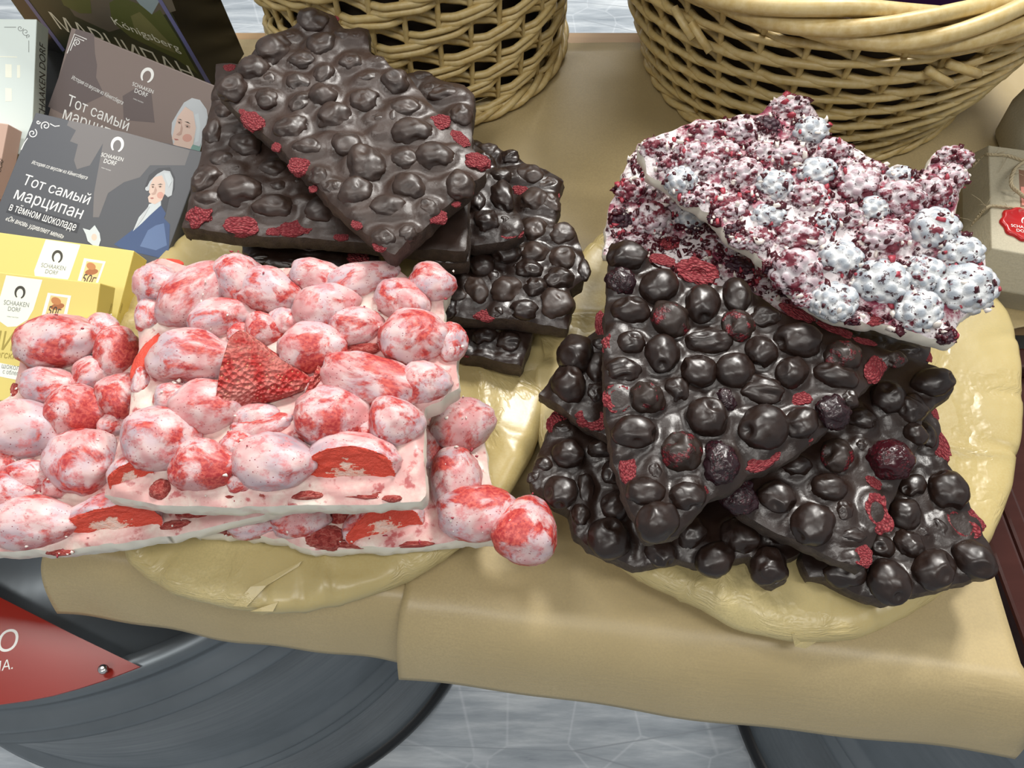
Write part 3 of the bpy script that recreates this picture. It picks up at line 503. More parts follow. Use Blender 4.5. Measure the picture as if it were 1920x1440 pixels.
# ------------------------------------------------------------ right board: dark cherry slabs
slab('lower left dark cherry slab with berries spilling over the front of the right board', [(1044, 770), (1021, 822), (1003, 866), (994, 905), (1012, 930), (1067, 960), (1079, 1000), (1102, 1026), (1161, 1049), (1190, 1062), (1222, 1059), (1271, 1050), (1306, 1060), (1373, 1050), (1407, 1046), (1420, 1080), (1450, 1100), (1473, 1090), (1474, 1050), (1500, 1035), (1440, 900), (1250, 720), (1110, 720)], .037, 0, 0, .0105,
     [('c', 1064, 854, 29, 32), ('c', 1050, 924, 32, 32), ('c', 1021, 872, 17, 17), ('e', 1003, 895, 12, 15), ('c', 1097, 918, 17, 32), ('c', 1129, 842, 27, 22), ('c', 1146, 886, 20, 24), ('c', 1152, 950, 26, 31), ('c', 1143, 1011, 39, 38), ('c', 1088, 965, 18, 25), ('c', 1237, 1038, 28, 26), ('e', 1295, 1000, 27, 30), ('c', 1339, 1050, 32, 38), ('e', 1385, 1005, 34, 34), ('e', 1441, 1063, 36, 34, -30), ('r', 1044, 793, 17, 24, -30), ('e', 1060, 805, 19, 13), ('e', 1455, 1000, 24, 20), ('c', 1215, 985, 20, 20)], DK, 31, GR)
slab('lower right dark cherry slab, at the bottom front of the right board', [(1754, 761), (1761, 808), (1766, 840), (1779, 873), (1801, 894), (1815, 945), (1840, 999), (1855, 1021), (1869, 1053), (1866, 1072), (1761, 1105), (1656, 1128), (1602, 1110), (1552, 1084), (1519, 1080), (1505, 1046), (1520, 940), (1600, 760)], .036, 0, 0, .0105,
     [('c', 1775, 920, 38, 36), ('h', 1793, 985, 29, 38, 25), ('r', 1822, 972, 15, 25, 30), ('c', 1826, 1051, 40, 35), ('c', 1747, 1068, 42, 36), ('c', 1667, 1093, 42, 39), ('e', 1701, 1021, 29, 27), ('c', 1649, 1024, 22, 25), ('c', 1694, 967, 31, 32), ('c', 1709, 912, 21, 27), ('e', 1584, 1071, 40, 28), ('r', 1757, 833, 16, 36, 12), ('c', 1736, 817, 19, 28), ('e', 1761, 992, 15, 27, 20), ('e', 1730, 1000, 14, 16), ('e', 1565, 1040, 24, 20), ('r', 1752, 775, 6, 14)], DK, 32, GR)
slab('dark slab at the left edge of the right board, its pointed corner sticking out', [(1008, 737), (1030, 715), (1050, 690), (1056, 660), (1090, 640), (1130, 610), (1180, 640), (1200, 740), (1200, 850), (1147, 829)], .050, 0, .02, .0095,
     [('c', 1080, 665, 37, 36), ('c', 1068, 724, 32, 36), ('c', 1120, 690, 22, 33), ('r', 1114, 786, 34, 19, -12), ('e', 1118, 738, 17, 20), ('r', 1127, 612, 11, 28), ('c', 1130, 650, 16, 20)], DK, 33, GR)
slab('dark slab mostly hidden under the front right corner of the upper white blackberry slab', [(1450, 590), (1560, 588), (1650, 615), (1745, 643), (1740, 682), (1690, 690), (1500, 680)], .050, 0, .0, .0105,
     [('e', 1700, 660, 30, 14), ('r', 1737, 665, 8, 16), ('e', 1640, 640, 24, 12), ('e', 1600, 628, 20, 12)], DK, 34, GR)
slab('dark cherry slab with a glossy red cherry, lying partly under the big one', [(1385, 955), (1400, 967), (1452, 995), (1508, 1019), (1560, 1046), (1622, 1071), (1634, 1028), (1667, 945), (1689, 902), (1712, 851), (1727, 822), (1725, 790), (1756, 759), (1784, 735), (1783, 703), (1765, 692), (1714, 671), (1674, 660), (1500, 720), (1390, 860)], .058, 0, .03, .0105,
     [('c', 1750, 717, 40, 28, 10), ('c', 1665, 746, 31, 31), ('e', 1707, 768, 28, 29), ('w', 1669, 862, 42, 38), ('t', 1570, 855, 36, 30), ('c', 1490, 873, 30, 22), ('c', 1454, 934, 34, 30), ('c', 1555, 916, 34, 27), ('c', 1523, 981, 42, 38), ('h', 1640, 960, 28, 40, -8), ('r', 1635, 900, 12, 18, 20), ('e', 1613, 786, 22, 28), ('e', 1595, 1003, 26, 16), ('r', 1616, 1042, 17, 20, -20), ('e', 1613, 837, 15, 15), ('c', 1715, 815, 22, 22), ('e', 1580, 960, 20, 18), ('b', 1385, 930, 34, 36, 0, .5)], DK, 35, GR)
slab('white blackberry slab at the left, partly covered by the big dark cherry slab', [(1197, 268), (1145, 385), (1137, 427), (1134, 474), (1200, 500), (1300, 545), (1420, 575), (1500, 600), (1560, 608), (1600, 560), (1530, 450), (1360, 330), (1250, 270)], .064, 0, .06, .008,
     [('K', 1164, 414, 24, 26), ('P', 1182, 360, 30, 26), ('P', 1222, 414, 37, 34), ('P', 1222, 352, 27, 26), ('P', 1262, 393, 27, 22), ('B', 1295, 412, 30, 24), ('K', 1300, 432, 24, 18), ('r', 1249, 455, 24, 14), ('P', 1353, 464, 38, 22, -25), ('K', 1387, 503, 34, 20, -20), ('P', 1437, 535, 28, 20), ('K', 1474, 552, 24, 16), ('P', 1512, 572, 20, 14), ('P', 1190, 455, 26, 18), ('r', 1160, 440, 12, 10), ('P', 1310, 480, 22, 14), ('r', 1215, 470, 12, 8), ('K', 1340, 440, 20, 14), ('P', 1200, 310, 22, 18)], WB, 41, GB, crumbs=(800, [('juice_bead', .68), ('juice_bead_pink', .14), ('crumb_white', .18)], (.0007, .0024)), rough=.0014)
slab('big dark cherry slab lying on top of the right pile', [(1145, 454), (1190, 465), (1225, 492), (1285, 525), (1344, 536), (1424, 554), (1464, 585), (1549, 608), (1612, 630), (1690, 668), (1658, 688), (1612, 739), (1538, 818), (1464, 872), (1401, 889), (1379, 915), (1333, 938), (1305, 966), (1268, 1006), (1214, 1014), (1182, 958), (1151, 864), (1137, 784), (1131, 676), (1137, 562)], .080, 0, .10, .010,
     [('e', 1175, 480, 36, 30), ('b', 1165, 528, 29, 27), ('c', 1237, 538, 40, 33), ('h', 1305, 512, 40, 25, -20), ('r', 1240, 488, 24, 11, -15), ('c', 1317, 572, 38, 32), ('c', 1380, 555, 35, 28), ('c', 1185, 585, 36, 27), ('t', 1255, 600, 42, 35), ('t', 1385, 612, 34, 32), ('e', 1435, 597, 33, 23), ('e', 1330, 640, 40, 24), ('c', 1242, 665, 38, 32), ('h', 1152, 645, 23, 30), ('c', 1185, 645, 24, 26), ('c', 1425, 660, 31, 32), ('c', 1310, 697, 33, 33), ('c', 1375, 697, 36, 37), ('e', 1170, 695, 34, 24), ('c', 1495, 640, 44, 34), ('c', 1483, 700, 33, 30), ('h', 1155, 750, 25, 27), ('t', 1215, 747, 34, 33), ('e', 1272, 732, 25, 22), ('b', 1360, 750, 22, 19), ('e', 1430, 732, 43, 27, -10), ('r', 1500, 746, 27, 16, -15), ('t', 1580, 670, 34, 32), ('c', 1569, 708, 41, 26, -12), ('b', 1560, 773, 33, 33), ('r', 1640, 693, 18, 28, -35), ('t', 1680, 675, 20, 16), ('c', 1430, 804, 47, 42), ('c', 1327, 784, 38, 37), ('c', 1500, 795, 36, 30), ('h', 1506, 806, 22, 25), ('c', 1188, 813, 40, 32), ('t', 1279, 850, 40, 39), ('b', 1350, 868, 34, 42), ('r', 1428, 866, 33, 14, 25), ('r', 1176, 878, 15, 30), ('e', 1228, 884, 15, 21), ('c', 1211, 924, 37, 28), ('c', 1290, 932, 27, 34), ('r', 1312, 915, 14, 18), ('c', 1232, 978, 40, 38), ('r', 1500, 590, 32, 12, -35), ('r', 1565, 618, 34, 9, -25), ('e', 1300, 745, 16, 12), ('e', 1590, 750, 20, 18), ('r', 1620, 640, 20, 6, -20), ('e', 1165, 850, 14, 10)], DK, 36, GR, domes=18)
slab('upper white blackberry slab, biggest coated berries at its right end', [(1197, 268), (1245, 250), (1307, 226), (1362, 222), (1420, 214), (1474, 187), (1520, 192), (1537, 215), (1555, 262), (1612, 280), (1657, 317), (1703, 322), (1737, 318), (1749, 292), (1787, 275), (1818, 290), (1808, 327), (1795, 377), (1800, 443), (1835, 455), (1850, 527), (1840, 578), (1803, 600), (1789, 648), (1745, 636), (1657, 612), (1574, 602), (1537, 585), (1474, 531), (1412, 473), (1353, 435), (1324, 402), (1257, 356), (1216, 323), (1199, 289)], .100, 0, .05, .0075,
     [('B', 1578, 489, 40, 36), ('B', 1651, 531, 54, 48), ('B', 1720, 587, 44, 42), ('B', 1728, 514, 38, 36), ('B', 1753, 435, 45, 44), ('B', 1801, 475, 44, 36), ('B', 1810, 545, 57, 48), ('P', 1491, 510, 46, 44), ('B', 1562, 566, 42, 38), ('P', 1495, 447, 46, 33), ('P', 1657, 447, 46, 34), ('r', 1632, 595, 25, 16), ('K', 1772, 632, 22, 18), ('P', 1607, 347, 42, 38), ('B', 1687, 331, 28, 20), ('P', 1753, 360, 38, 34), ('P', 1687, 377, 46, 38), ('P', 1787, 298, 34, 24), ('P', 1782, 335, 30, 26), ('B', 1520, 247, 35, 30), ('P', 1482, 200, 36, 22), ('K', 1437, 237, 30, 24), ('P', 1387, 245, 36, 25), ('P', 1324, 254, 32, 25), ('P', 1562, 284, 32, 25), ('P', 1474, 293, 38, 26), ('P', 1353, 287, 34, 25), ('P', 1295, 295, 33, 32), ('P', 1228, 282, 28, 24), ('P', 1328, 312, 30, 24), ('B', 1532, 327, 38, 30), ('P', 1391, 327, 38, 30), ('B', 1449, 347, 35, 30), ('B', 1278, 343, 30, 30), ('P', 1370, 393, 34, 25), ('B', 1441, 406, 34, 27), ('P', 1516, 368, 34, 30), ('P', 1578, 406, 38, 26), ('P', 1320, 370, 24, 22), ('K', 1378, 435, 24, 18), ('P', 1420, 452, 28, 26), ('B', 1637, 395, 30, 26), ('P', 1712, 414, 30, 24), ('B', 1545, 420, 26, 22), ('P', 1250, 310, 24, 22), ('P', 1425, 290, 26, 24), ('K', 1405, 375, 22, 20), ('P', 1640, 320, 22, 18), ('P', 1590, 310, 20, 16), ('K', 1340, 412, 16, 12), ('P', 1390, 452, 22, 16), ('K', 1450, 505, 20, 14), ('P', 1510, 560, 22, 16), ('K', 1600, 600, 20, 12), ('K', 1690, 615, 24, 12), ('P', 1290, 375, 18, 14), ('r', 1430, 320, 16, 10), ('r', 1620, 460, 22, 18), ('r', 1385, 400, 18, 14)], WB, 42, GB, crumbs=(1500, [('juice_bead', .66), ('juice_bead_pink', .14), ('crumb_white', .20)], (.0006, .0024)), rough=.0014)
# ---------------------------------------------------------------- wicker baskets
plain('basket_lining', (.030, .020, .012), .8)  # near-black for the added sleeve that darkens the weave gaps
def basket(label, c, r0, r1, h, ns, pitch, rod, seed, pair=1, rimtop=True, lean=.5):
    e = empty('wicker_basket', frame((c[0], c[1], .0016), (1, 0, 0), (0, 1, 0), (0, 0, 1)), label, 'basket', 'wicker baskets behind the chocolate')
    def rad(z): t = z/h; t = t+.10*math.sin(math.pi*t); return np.array(r0)+(np.array(r1)-np.array(r0))*t
    rs = random.Random(seed); k = 8; n = ns*k; th = np.arange(n)*2*np.pi/n; u = np.arange(n)/k; mb = MB(); rows = int((h-.012)/pitch)
    for i in range(rows):
        z0 = .008+i*pitch; p = (u-(i//pair)) % 3; w = np.clip(1.55*np.cos(2*np.pi*(p-1)/3)+.35, -1, 1)
        z = z0+pitch*lean*1.3*np.where(p < 2.1, (p-1.05)/1.05, 1-2*(p-2.1)/.9)+.0007*vn(np.c_[np.cos(th)*4, np.sin(th)*4, th*0+i*1.7+seed])
        off = rod*1.35*w+.0006*vn(np.c_[np.cos(th)*7, np.sin(th)*7, th*0+i*2.3])
        R = np.stack([rad(a) for a in z]); P = np.c_[(R[:, 0]+off)*np.cos(th), (R[:, 1]+off)*np.sin(th), z]
        V, F = tube(P, rod*(.86+.25*rs.random()), 6, True); mb.add(V, F)
    mb.build('woven_wall', [M['straw_wicker']], e)
    for s in range(ns):
        a = 2*math.pi*s/ns; P = []
        for z in np.linspace(.004, h-.004, 10): R = rad(z); P.append((R[0]*math.cos(a), R[1]*math.sin(a), z))
        V, F = tube(P, .0019, 6); obj('stake', mesh('stake', V, F, M['straw_wicker']), e)
    mb = MB(); t = np.linspace(0, 2*np.pi, 180, endpoint=False)
    for q_ in range(3):
        a = t*ns/3+q_*2*np.pi/3; R = rad(.004); P = np.c_[(R[0]+.004+.0030*np.cos(a))*np.cos(t), (R[1]+.004+.0030*np.cos(a))*np.sin(t), .0062+.0026*np.sin(a)]; V, F = tube(P, .0027, 6, True); mb.add(V, F)
    mb.build('foot_border', [M['straw_wicker']], e)
    zl = np.linspace(.010, h-.012, 12); V, F = lathe([(1, z) for z in zl]+[(.99, z) for z in zl[::-1]], 72); V = np.array([(x*(rad(z)[0]-.0075), y*(rad(z)[1]-.0075), z) for x, y, z in V]); obj('lining', mesh('lining', V, F, M['basket_lining']), e)  # added dark sleeve inside the wall, stops light showing through the weave
    R = rad(.006); V, F = lathe([(0, .006), (.98, .006), (.98, .009), (0, .009)], 64); V = np.array(V)*np.array([R[0], R[1], 1]); obj('bottom', mesh('bottom', V, F, M['straw_wicker']), e)
    mb = MB(); nr = 5
    for q_ in range(nr):
        a = t*4+q_*2*np.pi/nr; R = rad(h); rr = .0080*(1+.15*vn(np.c_[np.cos(t)*3, np.sin(t)*3, t*0+q_]))
        P = np.c_[(R[0]+rr*np.cos(a))*np.cos(t), (R[1]+rr*np.cos(a))*np.sin(t), h+rr*1.05*np.sin(a)]; V, F = tube(P, .0046, 7, True); mb.add(V, F)
    for q_ in range(22):                     # cut rod ends poking out under the rim
        a = rs.random()*6.28; z = h-.014-.02*rs.random(); R = rad(z)+.006; d = .10+.05*rs.random()
        P = [((R[0]+.002*s)*math.cos(a+d*s), (R[1]+.002*s)*math.sin(a+d*s), z-.010*s) for s in (0, .5, 1)]; V, F = tube(P, .0026, 6); mb.add(V, F)
    mb.build('braided_rim', [M['straw_wicker']], e)
    return e
basket('tall wicker basket behind the dark raspberry slabs, its rim out of sight', (-.070, .556), (.103, .098), (.110, .106), .17, 33, .0050, .0023, 3, 2)
basket('wide wicker basket with braided rim, behind the white blackberry slab', (.214, .535), (.108, .105), (.152, .146), .132, 36, .0051, .0024, 4, 1)
plain('purple_foil', (.045, .012, .075), .25)
P, F = ico(4); d = 1+.12*vn(P, 2.5, 3)+.05*(1-np.abs(vn(P, 5, 4)))**4
pk = obj('foil_packet', mesh('foil_packet', P*d[:, None]*np.array([.06, .035, .05]), F, M['purple_foil']), None, Matrix.Translation((.265, .53, T+.075)))
tag(pk, 'dark purple foil packet inside the wide wicker basket', 'packet')
# ---------------------------------------------------------------- printing on boxes
_TX = {}
from mathutils.geometry import delaunay_2d_cdt, interpolate_bezier
def text_mesh(body, bold=0.0, shear=0.0):
    key = (body, shear)
    if key in _TX: return _TX[key]
    cu = bpy.data.curves.new('lettering', 'FONT'); cu.body = body; cu.size = 1; cu.shear = shear; o = bpy.data.objects.new('lettering', cu); COL.objects.link(o)
    c2 = o.evaluated_get(bpy.context.evaluated_depsgraph_get()).to_curve(bpy.context.evaluated_depsgraph_get()); loops = []
    for sp in c2.splines:
        bp = sp.bezier_points; L = []
        for i in range(len(bp)):
            p, q_ = bp[i], bp[(i+1) % len(bp)]
            straight = (p.handle_right-p.co).length < 1e-5 and (q_.handle_left-q_.co).length < 1e-5 or abs((p.handle_right-p.co).cross(q_.co-p.co).z)+abs((q_.handle_left-p.co).cross(q_.co-p.co).z) < 1e-6
            L += [v[:2] for v in interpolate_bezier(p.co, p.handle_right, q_.handle_left, q_.co, 2 if straight else 6)[:-1]]
        loops.append(L)
    bpy.data.objects.remove(o); bpy.data.curves.remove(cu)
    pts = []; eds = []
    for L in loops:
        n0 = len(pts); pts += [Vector(p) for p in L]; eds += [(n0+i, n0+(i+1) % len(L)) for i in range(len(L))]
    r = delaunay_2d_cdt(pts, eds, [], 0, 1e-6); V = np.array([v[:] for v in r[0]]); Fc = np.array([f[:] for f in r[2]])
    C = V[Fc].mean(1); W = np.zeros(len(C))
    for L in loops:                           # winding number of every triangle centre
        A = np.array(L); B = np.roll(A, -1, 0)
        for (x0, y0), (x1, y1) in zip(A, B):
            if y0 == y1: continue
            k = ((C[:, 1] >= min(y0, y1)) & (C[:, 1] < max(y0, y1))); W += np.where(k & (C[:, 0] < x0+(C[:, 1]-y0)*(x1-x0)/(y1-y0)), 1 if y1 > y0 else -1, 0)
    Fc = Fc[W != 0]; u = np.unique(Fc); m = -np.ones(len(V), int); m[u] = np.arange(len(u)); _TX[key] = (V[u], [tuple(f) for f in m[Fc]]); return _TX[key]
class Face:
    def __init__(s, e, o, ex, ey, M_): s.e = e; s.o = np.asarray(o, float); s.ex = nrm(ex); s.ey = nrm(ey); s.n = np.cross(s.ex, s.ey); s.inv = M_.inverted()
    def uv(s, p): P = hit(p[0], p[1], s.o, s.n)-s.o; return np.array([P@s.ex, P@s.ey])
    def place(s, UV, z): W = s.o+np.outer(UV[:, 0], s.ex)+np.outer(UV[:, 1], s.ey)+s.n*z; return [tuple(s.inv @ Vector((w[0], w[1], w[2]+T))) for w in W]
    def poly(s, name, polys, lev=1, par=None):         # [(px list, material)]
        mb = MB()
        for i, (pp, m) in enumerate(polys):
            UV = np.array([s.uv(p) for p in pp]); 
            if np.sum(UV[:, 0]*np.roll(UV[:, 1], -1)-np.roll(UV[:, 0], -1)*UV[:, 1]) < 0: UV = UV[::-1]
            mb.add(s.place(UV, .00004*lev+.000012*i), [tuple(range(len(UV)))], i)
        return mb.build(name, [M[m] for _, m in polys], par or s.e, None, False)
    def text(s, name, body, a, b, m, hs=1.0, bold=0.0, shear=0.0, lev=3, par=None):
        V, Fc = text_mesh(body, bold, shear); A = s.uv(a); B = s.uv(b); w = V[:, 0].max()-V[:, 0].min(); d = B-A; sc = np.linalg.norm(d)/w; d = d/np.linalg.norm(d); q_ = np.array([-d[1], d[0]])
        UV = A+np.outer((V[:, 0]-V[:, 0].min())*sc, d)+np.outer(V[:, 1]*sc*hs, q_)
        return obj(name, mesh(name, s.place(UV, .00004*lev), Fc, M[m], False), par or s.e)
    def strip(s, name, lines, w, m, lev=3):   # px polylines with a px width
        mb = MB()
        for L in lines:
            P = np.array(L, float); t = np.gradient(P, axis=0); t /= np.linalg.norm(t, axis=1)[:, None]+1e-9; q_ = np.c_[-t[:, 1], t[:, 0]]; ww = np.broadcast_to(np.asarray(w, float), (len(P),))[:, None]/2
            UV = np.array([s.uv(p) for p in np.r_[P+q_*ww, (P-q_*ww)[::-1]]]); n = len(P)
            V = s.place(UV, .00004*lev); mb.add(V, [(i, 2*n-1-i, 2*n-2-i, i+1) for i in range(n-1)])
        return mb.build(name, [M[m]], s.e, None, False)
    def horseshoe(s, c, r, tilt, m):
        a = np.radians(np.linspace(-62, 242, 26)); ct, st_ = math.cos(tilt), math.sin(tilt); X = np.cos(a)*r*.82; Y = -np.sin(a)*r*1.05
        return s.strip('horseshoe_emblem', [np.c_[c[0]+X*ct-Y*st_, c[1]+X*st_+Y*ct]], r*(.22+.30*np.sin(np.linspace(0, np.pi, 26))), m)
def ell(cx, cy, rx, ry, rot=0, n=18): a = np.linspace(0, 2*np.pi, n, endpoint=False); r = math.radians(rot); return [(cx+rx*math.cos(t)*math.cos(r)-ry*math.sin(t)*math.sin(r), cy+rx*math.cos(t)*math.sin(r)+ry*math.sin(t)*math.cos(r)) for t in a]
def spiral(cx, cy, r, a0, turns, n=24): t = np.linspace(0, 1, n); a = a0+t*turns*2*np.pi; return np.c_[cx+r*(1-.85*t)*np.cos(a), cy+r*(1-.85*t)*np.sin(a)]
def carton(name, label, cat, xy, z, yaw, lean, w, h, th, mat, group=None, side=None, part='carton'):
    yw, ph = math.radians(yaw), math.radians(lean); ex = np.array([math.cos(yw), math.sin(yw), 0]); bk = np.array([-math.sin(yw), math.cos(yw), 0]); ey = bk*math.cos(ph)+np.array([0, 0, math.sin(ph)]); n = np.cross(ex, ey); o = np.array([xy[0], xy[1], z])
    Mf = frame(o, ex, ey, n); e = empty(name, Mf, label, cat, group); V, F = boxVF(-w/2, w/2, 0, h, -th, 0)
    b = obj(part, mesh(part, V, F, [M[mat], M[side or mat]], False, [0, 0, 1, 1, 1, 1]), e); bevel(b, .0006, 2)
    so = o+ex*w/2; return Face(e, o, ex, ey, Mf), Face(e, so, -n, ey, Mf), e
def Z(sc, ox, oy, pts): return [(ox+u/sc, oy+v/sc) for u, v in pts]
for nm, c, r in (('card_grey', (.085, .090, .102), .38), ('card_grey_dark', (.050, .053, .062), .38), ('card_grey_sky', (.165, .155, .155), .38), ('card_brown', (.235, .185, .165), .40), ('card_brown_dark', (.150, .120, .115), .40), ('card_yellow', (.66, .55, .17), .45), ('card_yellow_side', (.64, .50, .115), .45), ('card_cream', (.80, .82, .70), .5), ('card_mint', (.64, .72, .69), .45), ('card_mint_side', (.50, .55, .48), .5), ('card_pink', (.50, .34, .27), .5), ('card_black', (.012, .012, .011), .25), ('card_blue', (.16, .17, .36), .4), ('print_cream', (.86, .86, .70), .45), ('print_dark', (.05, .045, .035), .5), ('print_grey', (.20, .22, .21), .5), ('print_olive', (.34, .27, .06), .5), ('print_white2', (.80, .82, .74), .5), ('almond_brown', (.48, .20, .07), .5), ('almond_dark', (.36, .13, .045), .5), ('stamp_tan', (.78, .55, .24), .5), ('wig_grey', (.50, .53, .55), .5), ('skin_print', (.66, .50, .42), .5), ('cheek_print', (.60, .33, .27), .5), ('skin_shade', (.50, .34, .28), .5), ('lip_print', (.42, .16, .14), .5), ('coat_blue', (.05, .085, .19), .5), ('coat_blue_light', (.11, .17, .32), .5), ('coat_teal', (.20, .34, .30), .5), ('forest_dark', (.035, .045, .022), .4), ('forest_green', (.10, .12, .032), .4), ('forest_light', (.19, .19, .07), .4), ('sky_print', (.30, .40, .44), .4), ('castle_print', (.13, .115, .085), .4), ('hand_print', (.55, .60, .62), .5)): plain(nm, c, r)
# large landscape box standing upright at the back
f7, s7, e7 = carton('gift_box', 'tall dark box printed with a green castle landscape, standing behind the brown carton', 'box', (-.2818, .5179), .0006, -21.5, 97, .147, .112, .045, 'forest_dark', None, 'card_black')
f7.poly('printed_landscape', [([(80, -60), (300, -60), (330, 20), (205, 60), (140, 30)], 'castle_print'), ([(230, -70), (290, -70), (300, 0), (285, 27), (262, 8), (240, -20)], 'sky_print'), ([(205, 5), (225, -6), (262, 8), (285, 27), (300, 18), (336, 75), (372, 140), (330, 110), (245, 70), (210, 40)], 'forest_green'), ([(245, 30), (262, 22), (285, 45), (318, 80), (330, 100), (300, 88), (255, 62)], 'forest_light'), ([(95, -40), (165, -40), (172, 25), (150, 25), (120, 10)], 'forest_green')])
f7.strip('blue_border', [[(44, -8), (75, 34), (120, 95)]], 6, 'card_blue', 5); f7.strip('blue_border', [[(292, -14), (343, 72), (397, 165)]], 7, 'card_blue', 5)
f7.poly('black_edge', [([(10, -18), (36, -16), (118, 100), (100, 105)], 'card_black')], 4)
f7.text('printed_title', 'МАРЦИПАН', (106, 51), (370, 154), 'print_cream', 1.08, .022, -.2); f7.text('printed_city', 'Königsberg', (212, 44), (340, 98), 'print_cream', .85, .02, -.2)
# brown and grey marzipan cartons
GM = 'leaning marzipan cartons'
f3, s3, e3 = carton('marzipan_carton', 'brown marzipan carton with white lettering, leaning behind the grey one', 'carton', (-.2661, .4172), .009, -28.4, 39.9, .1218, .0730, .010, 'card_brown', GM)
f3.poly('printed_backdrop', [([(143, 54), (176, 64), (178, 100), (182, 122), (180, 145), (196, 178), (150, 200), (120, 215), (90, 200)], 'card_brown_dark'), ([(284, 175), (290, 230), (232, 225), (230, 180), (255, 165)], 'card_brown_dark')])
def portrait(f, polys): return f.poly('printed_portrait', polys, 2)
portrait(f3, [(Z(4, 0, 0, p), m) for p, m in (([(1290, 920), (1330, 850), (1380, 770), (1440, 735), (1500, 750), (1550, 820), (1560, 880), (1535, 1000), (1500, 1135), (1300, 1085), (1285, 1000)], 'wig_grey'), ([(1470, 1000), (1525, 960), (1500, 1140), (1430, 1125)], 'coat_teal'), ([(1300, 1000), (1330, 880), (1390, 800), (1450, 840), (1470, 960), (1450, 1080), (1420, 1125), (1300, 1085), (1312, 1060), (1290, 1040)], 'skin_print'), (ell(1405, 1035, 36, 30), 'cheek_print'), ([(1330, 905), (1352, 902), (1368, 914), (1362, 934), (1338, 928)], 'skin_shade'), ([(1385, 935), (1410, 932), (1430, 945), (1425, 964), (1395, 958)], 'skin_shade'), (ell(1346, 920, 8, 5, 25), 'print_dark'), (ell(1406, 949, 8, 5, 25), 'print_dark'), ([(1334, 893), (1356, 893), (1368, 905), (1352, 899)], 'print_dark'), ([(1385, 912), (1412, 914), (1432, 932), (1408, 922)], 'print_dark'), ([(1362, 925), (1352, 985), (1322, 1010), (1340, 1018), (1362, 1008), (1372, 960)], 'skin_shade'), ([(1306, 1040), (1335, 1043), (1342, 1050), (1318, 1052)], 'lip_print'), ([(1395, 800), (1450, 838), (1474, 960), (1452, 1085), (1500, 1100), (1535, 1000), (1555, 880), (1520, 790), (1450, 750)], 'wig_grey'), ([(1460, 860), (1480, 960), (1462, 1070), (1490, 1060), (1505, 950), (1490, 850)], 'hand_print'))])
f3.text('printed_tagline', 'История со вкусом из Кёнигсберга', (134, 148), (230, 197), 'print_white', 1.45, 0, .3)
f3.text('printed_title', 'Тот самый', (125, 197), (239, 246), 'print_white', .98, .012); f3.text('printed_title', 'марципан', (117, 222), (232, 271), 'print_white', 1.0, .012)
f3.horseshoe((276, 142), 12, .35, 'print_white'); f3.text('brand_name', 'SCHAAKEN', (248, 160), (287, 176), 'print_white', 1.0, .01); f3.text('brand_name', 'DORF', (252, 173), (276, 183), 'print_white', .95, .01); f3.text('brand_line', 'FAMILY FACTORY', (250, 186), (269, 194), 'print_white', 1)
f3.strip('corner_flourish', [[(126, 100), (140, 64), (163, 74)], [(132, 95), (142, 70), (158, 77)], spiral(145, 80, 7, 2, 1.5)], 1.5, 'print_white')
f4, s4, e4 = carton('marzipan_carton', 'dark grey marzipan carton showing a man in blue, leaning behind the yellow boxes', 'carton', (-.2667, .3311), .0177, -17.2, 21.0, .1178, .0838, .0125, 'card_grey', GM)
q5 = lambda p: Z(5.333, 0, 220, p)
f4.poly('printed_backdrop', [(q5([(690, 30), (1250, 150), (1900, 330), (1850, 480), (1700, 480), (1500, 480), (1400, 600), (1240, 650), (1080, 760), (990, 1000), (930, 1000), (940, 760), (1030, 260), (900, 480), (770, 520), (740, 430), (780, 270), (700, 240), (760, 130), (670, 80)]), 'card_grey_sky'), (q5([(100, 860), (800, 1060), (770, 1160), (60, 950)]), 'card_grey_dark')])
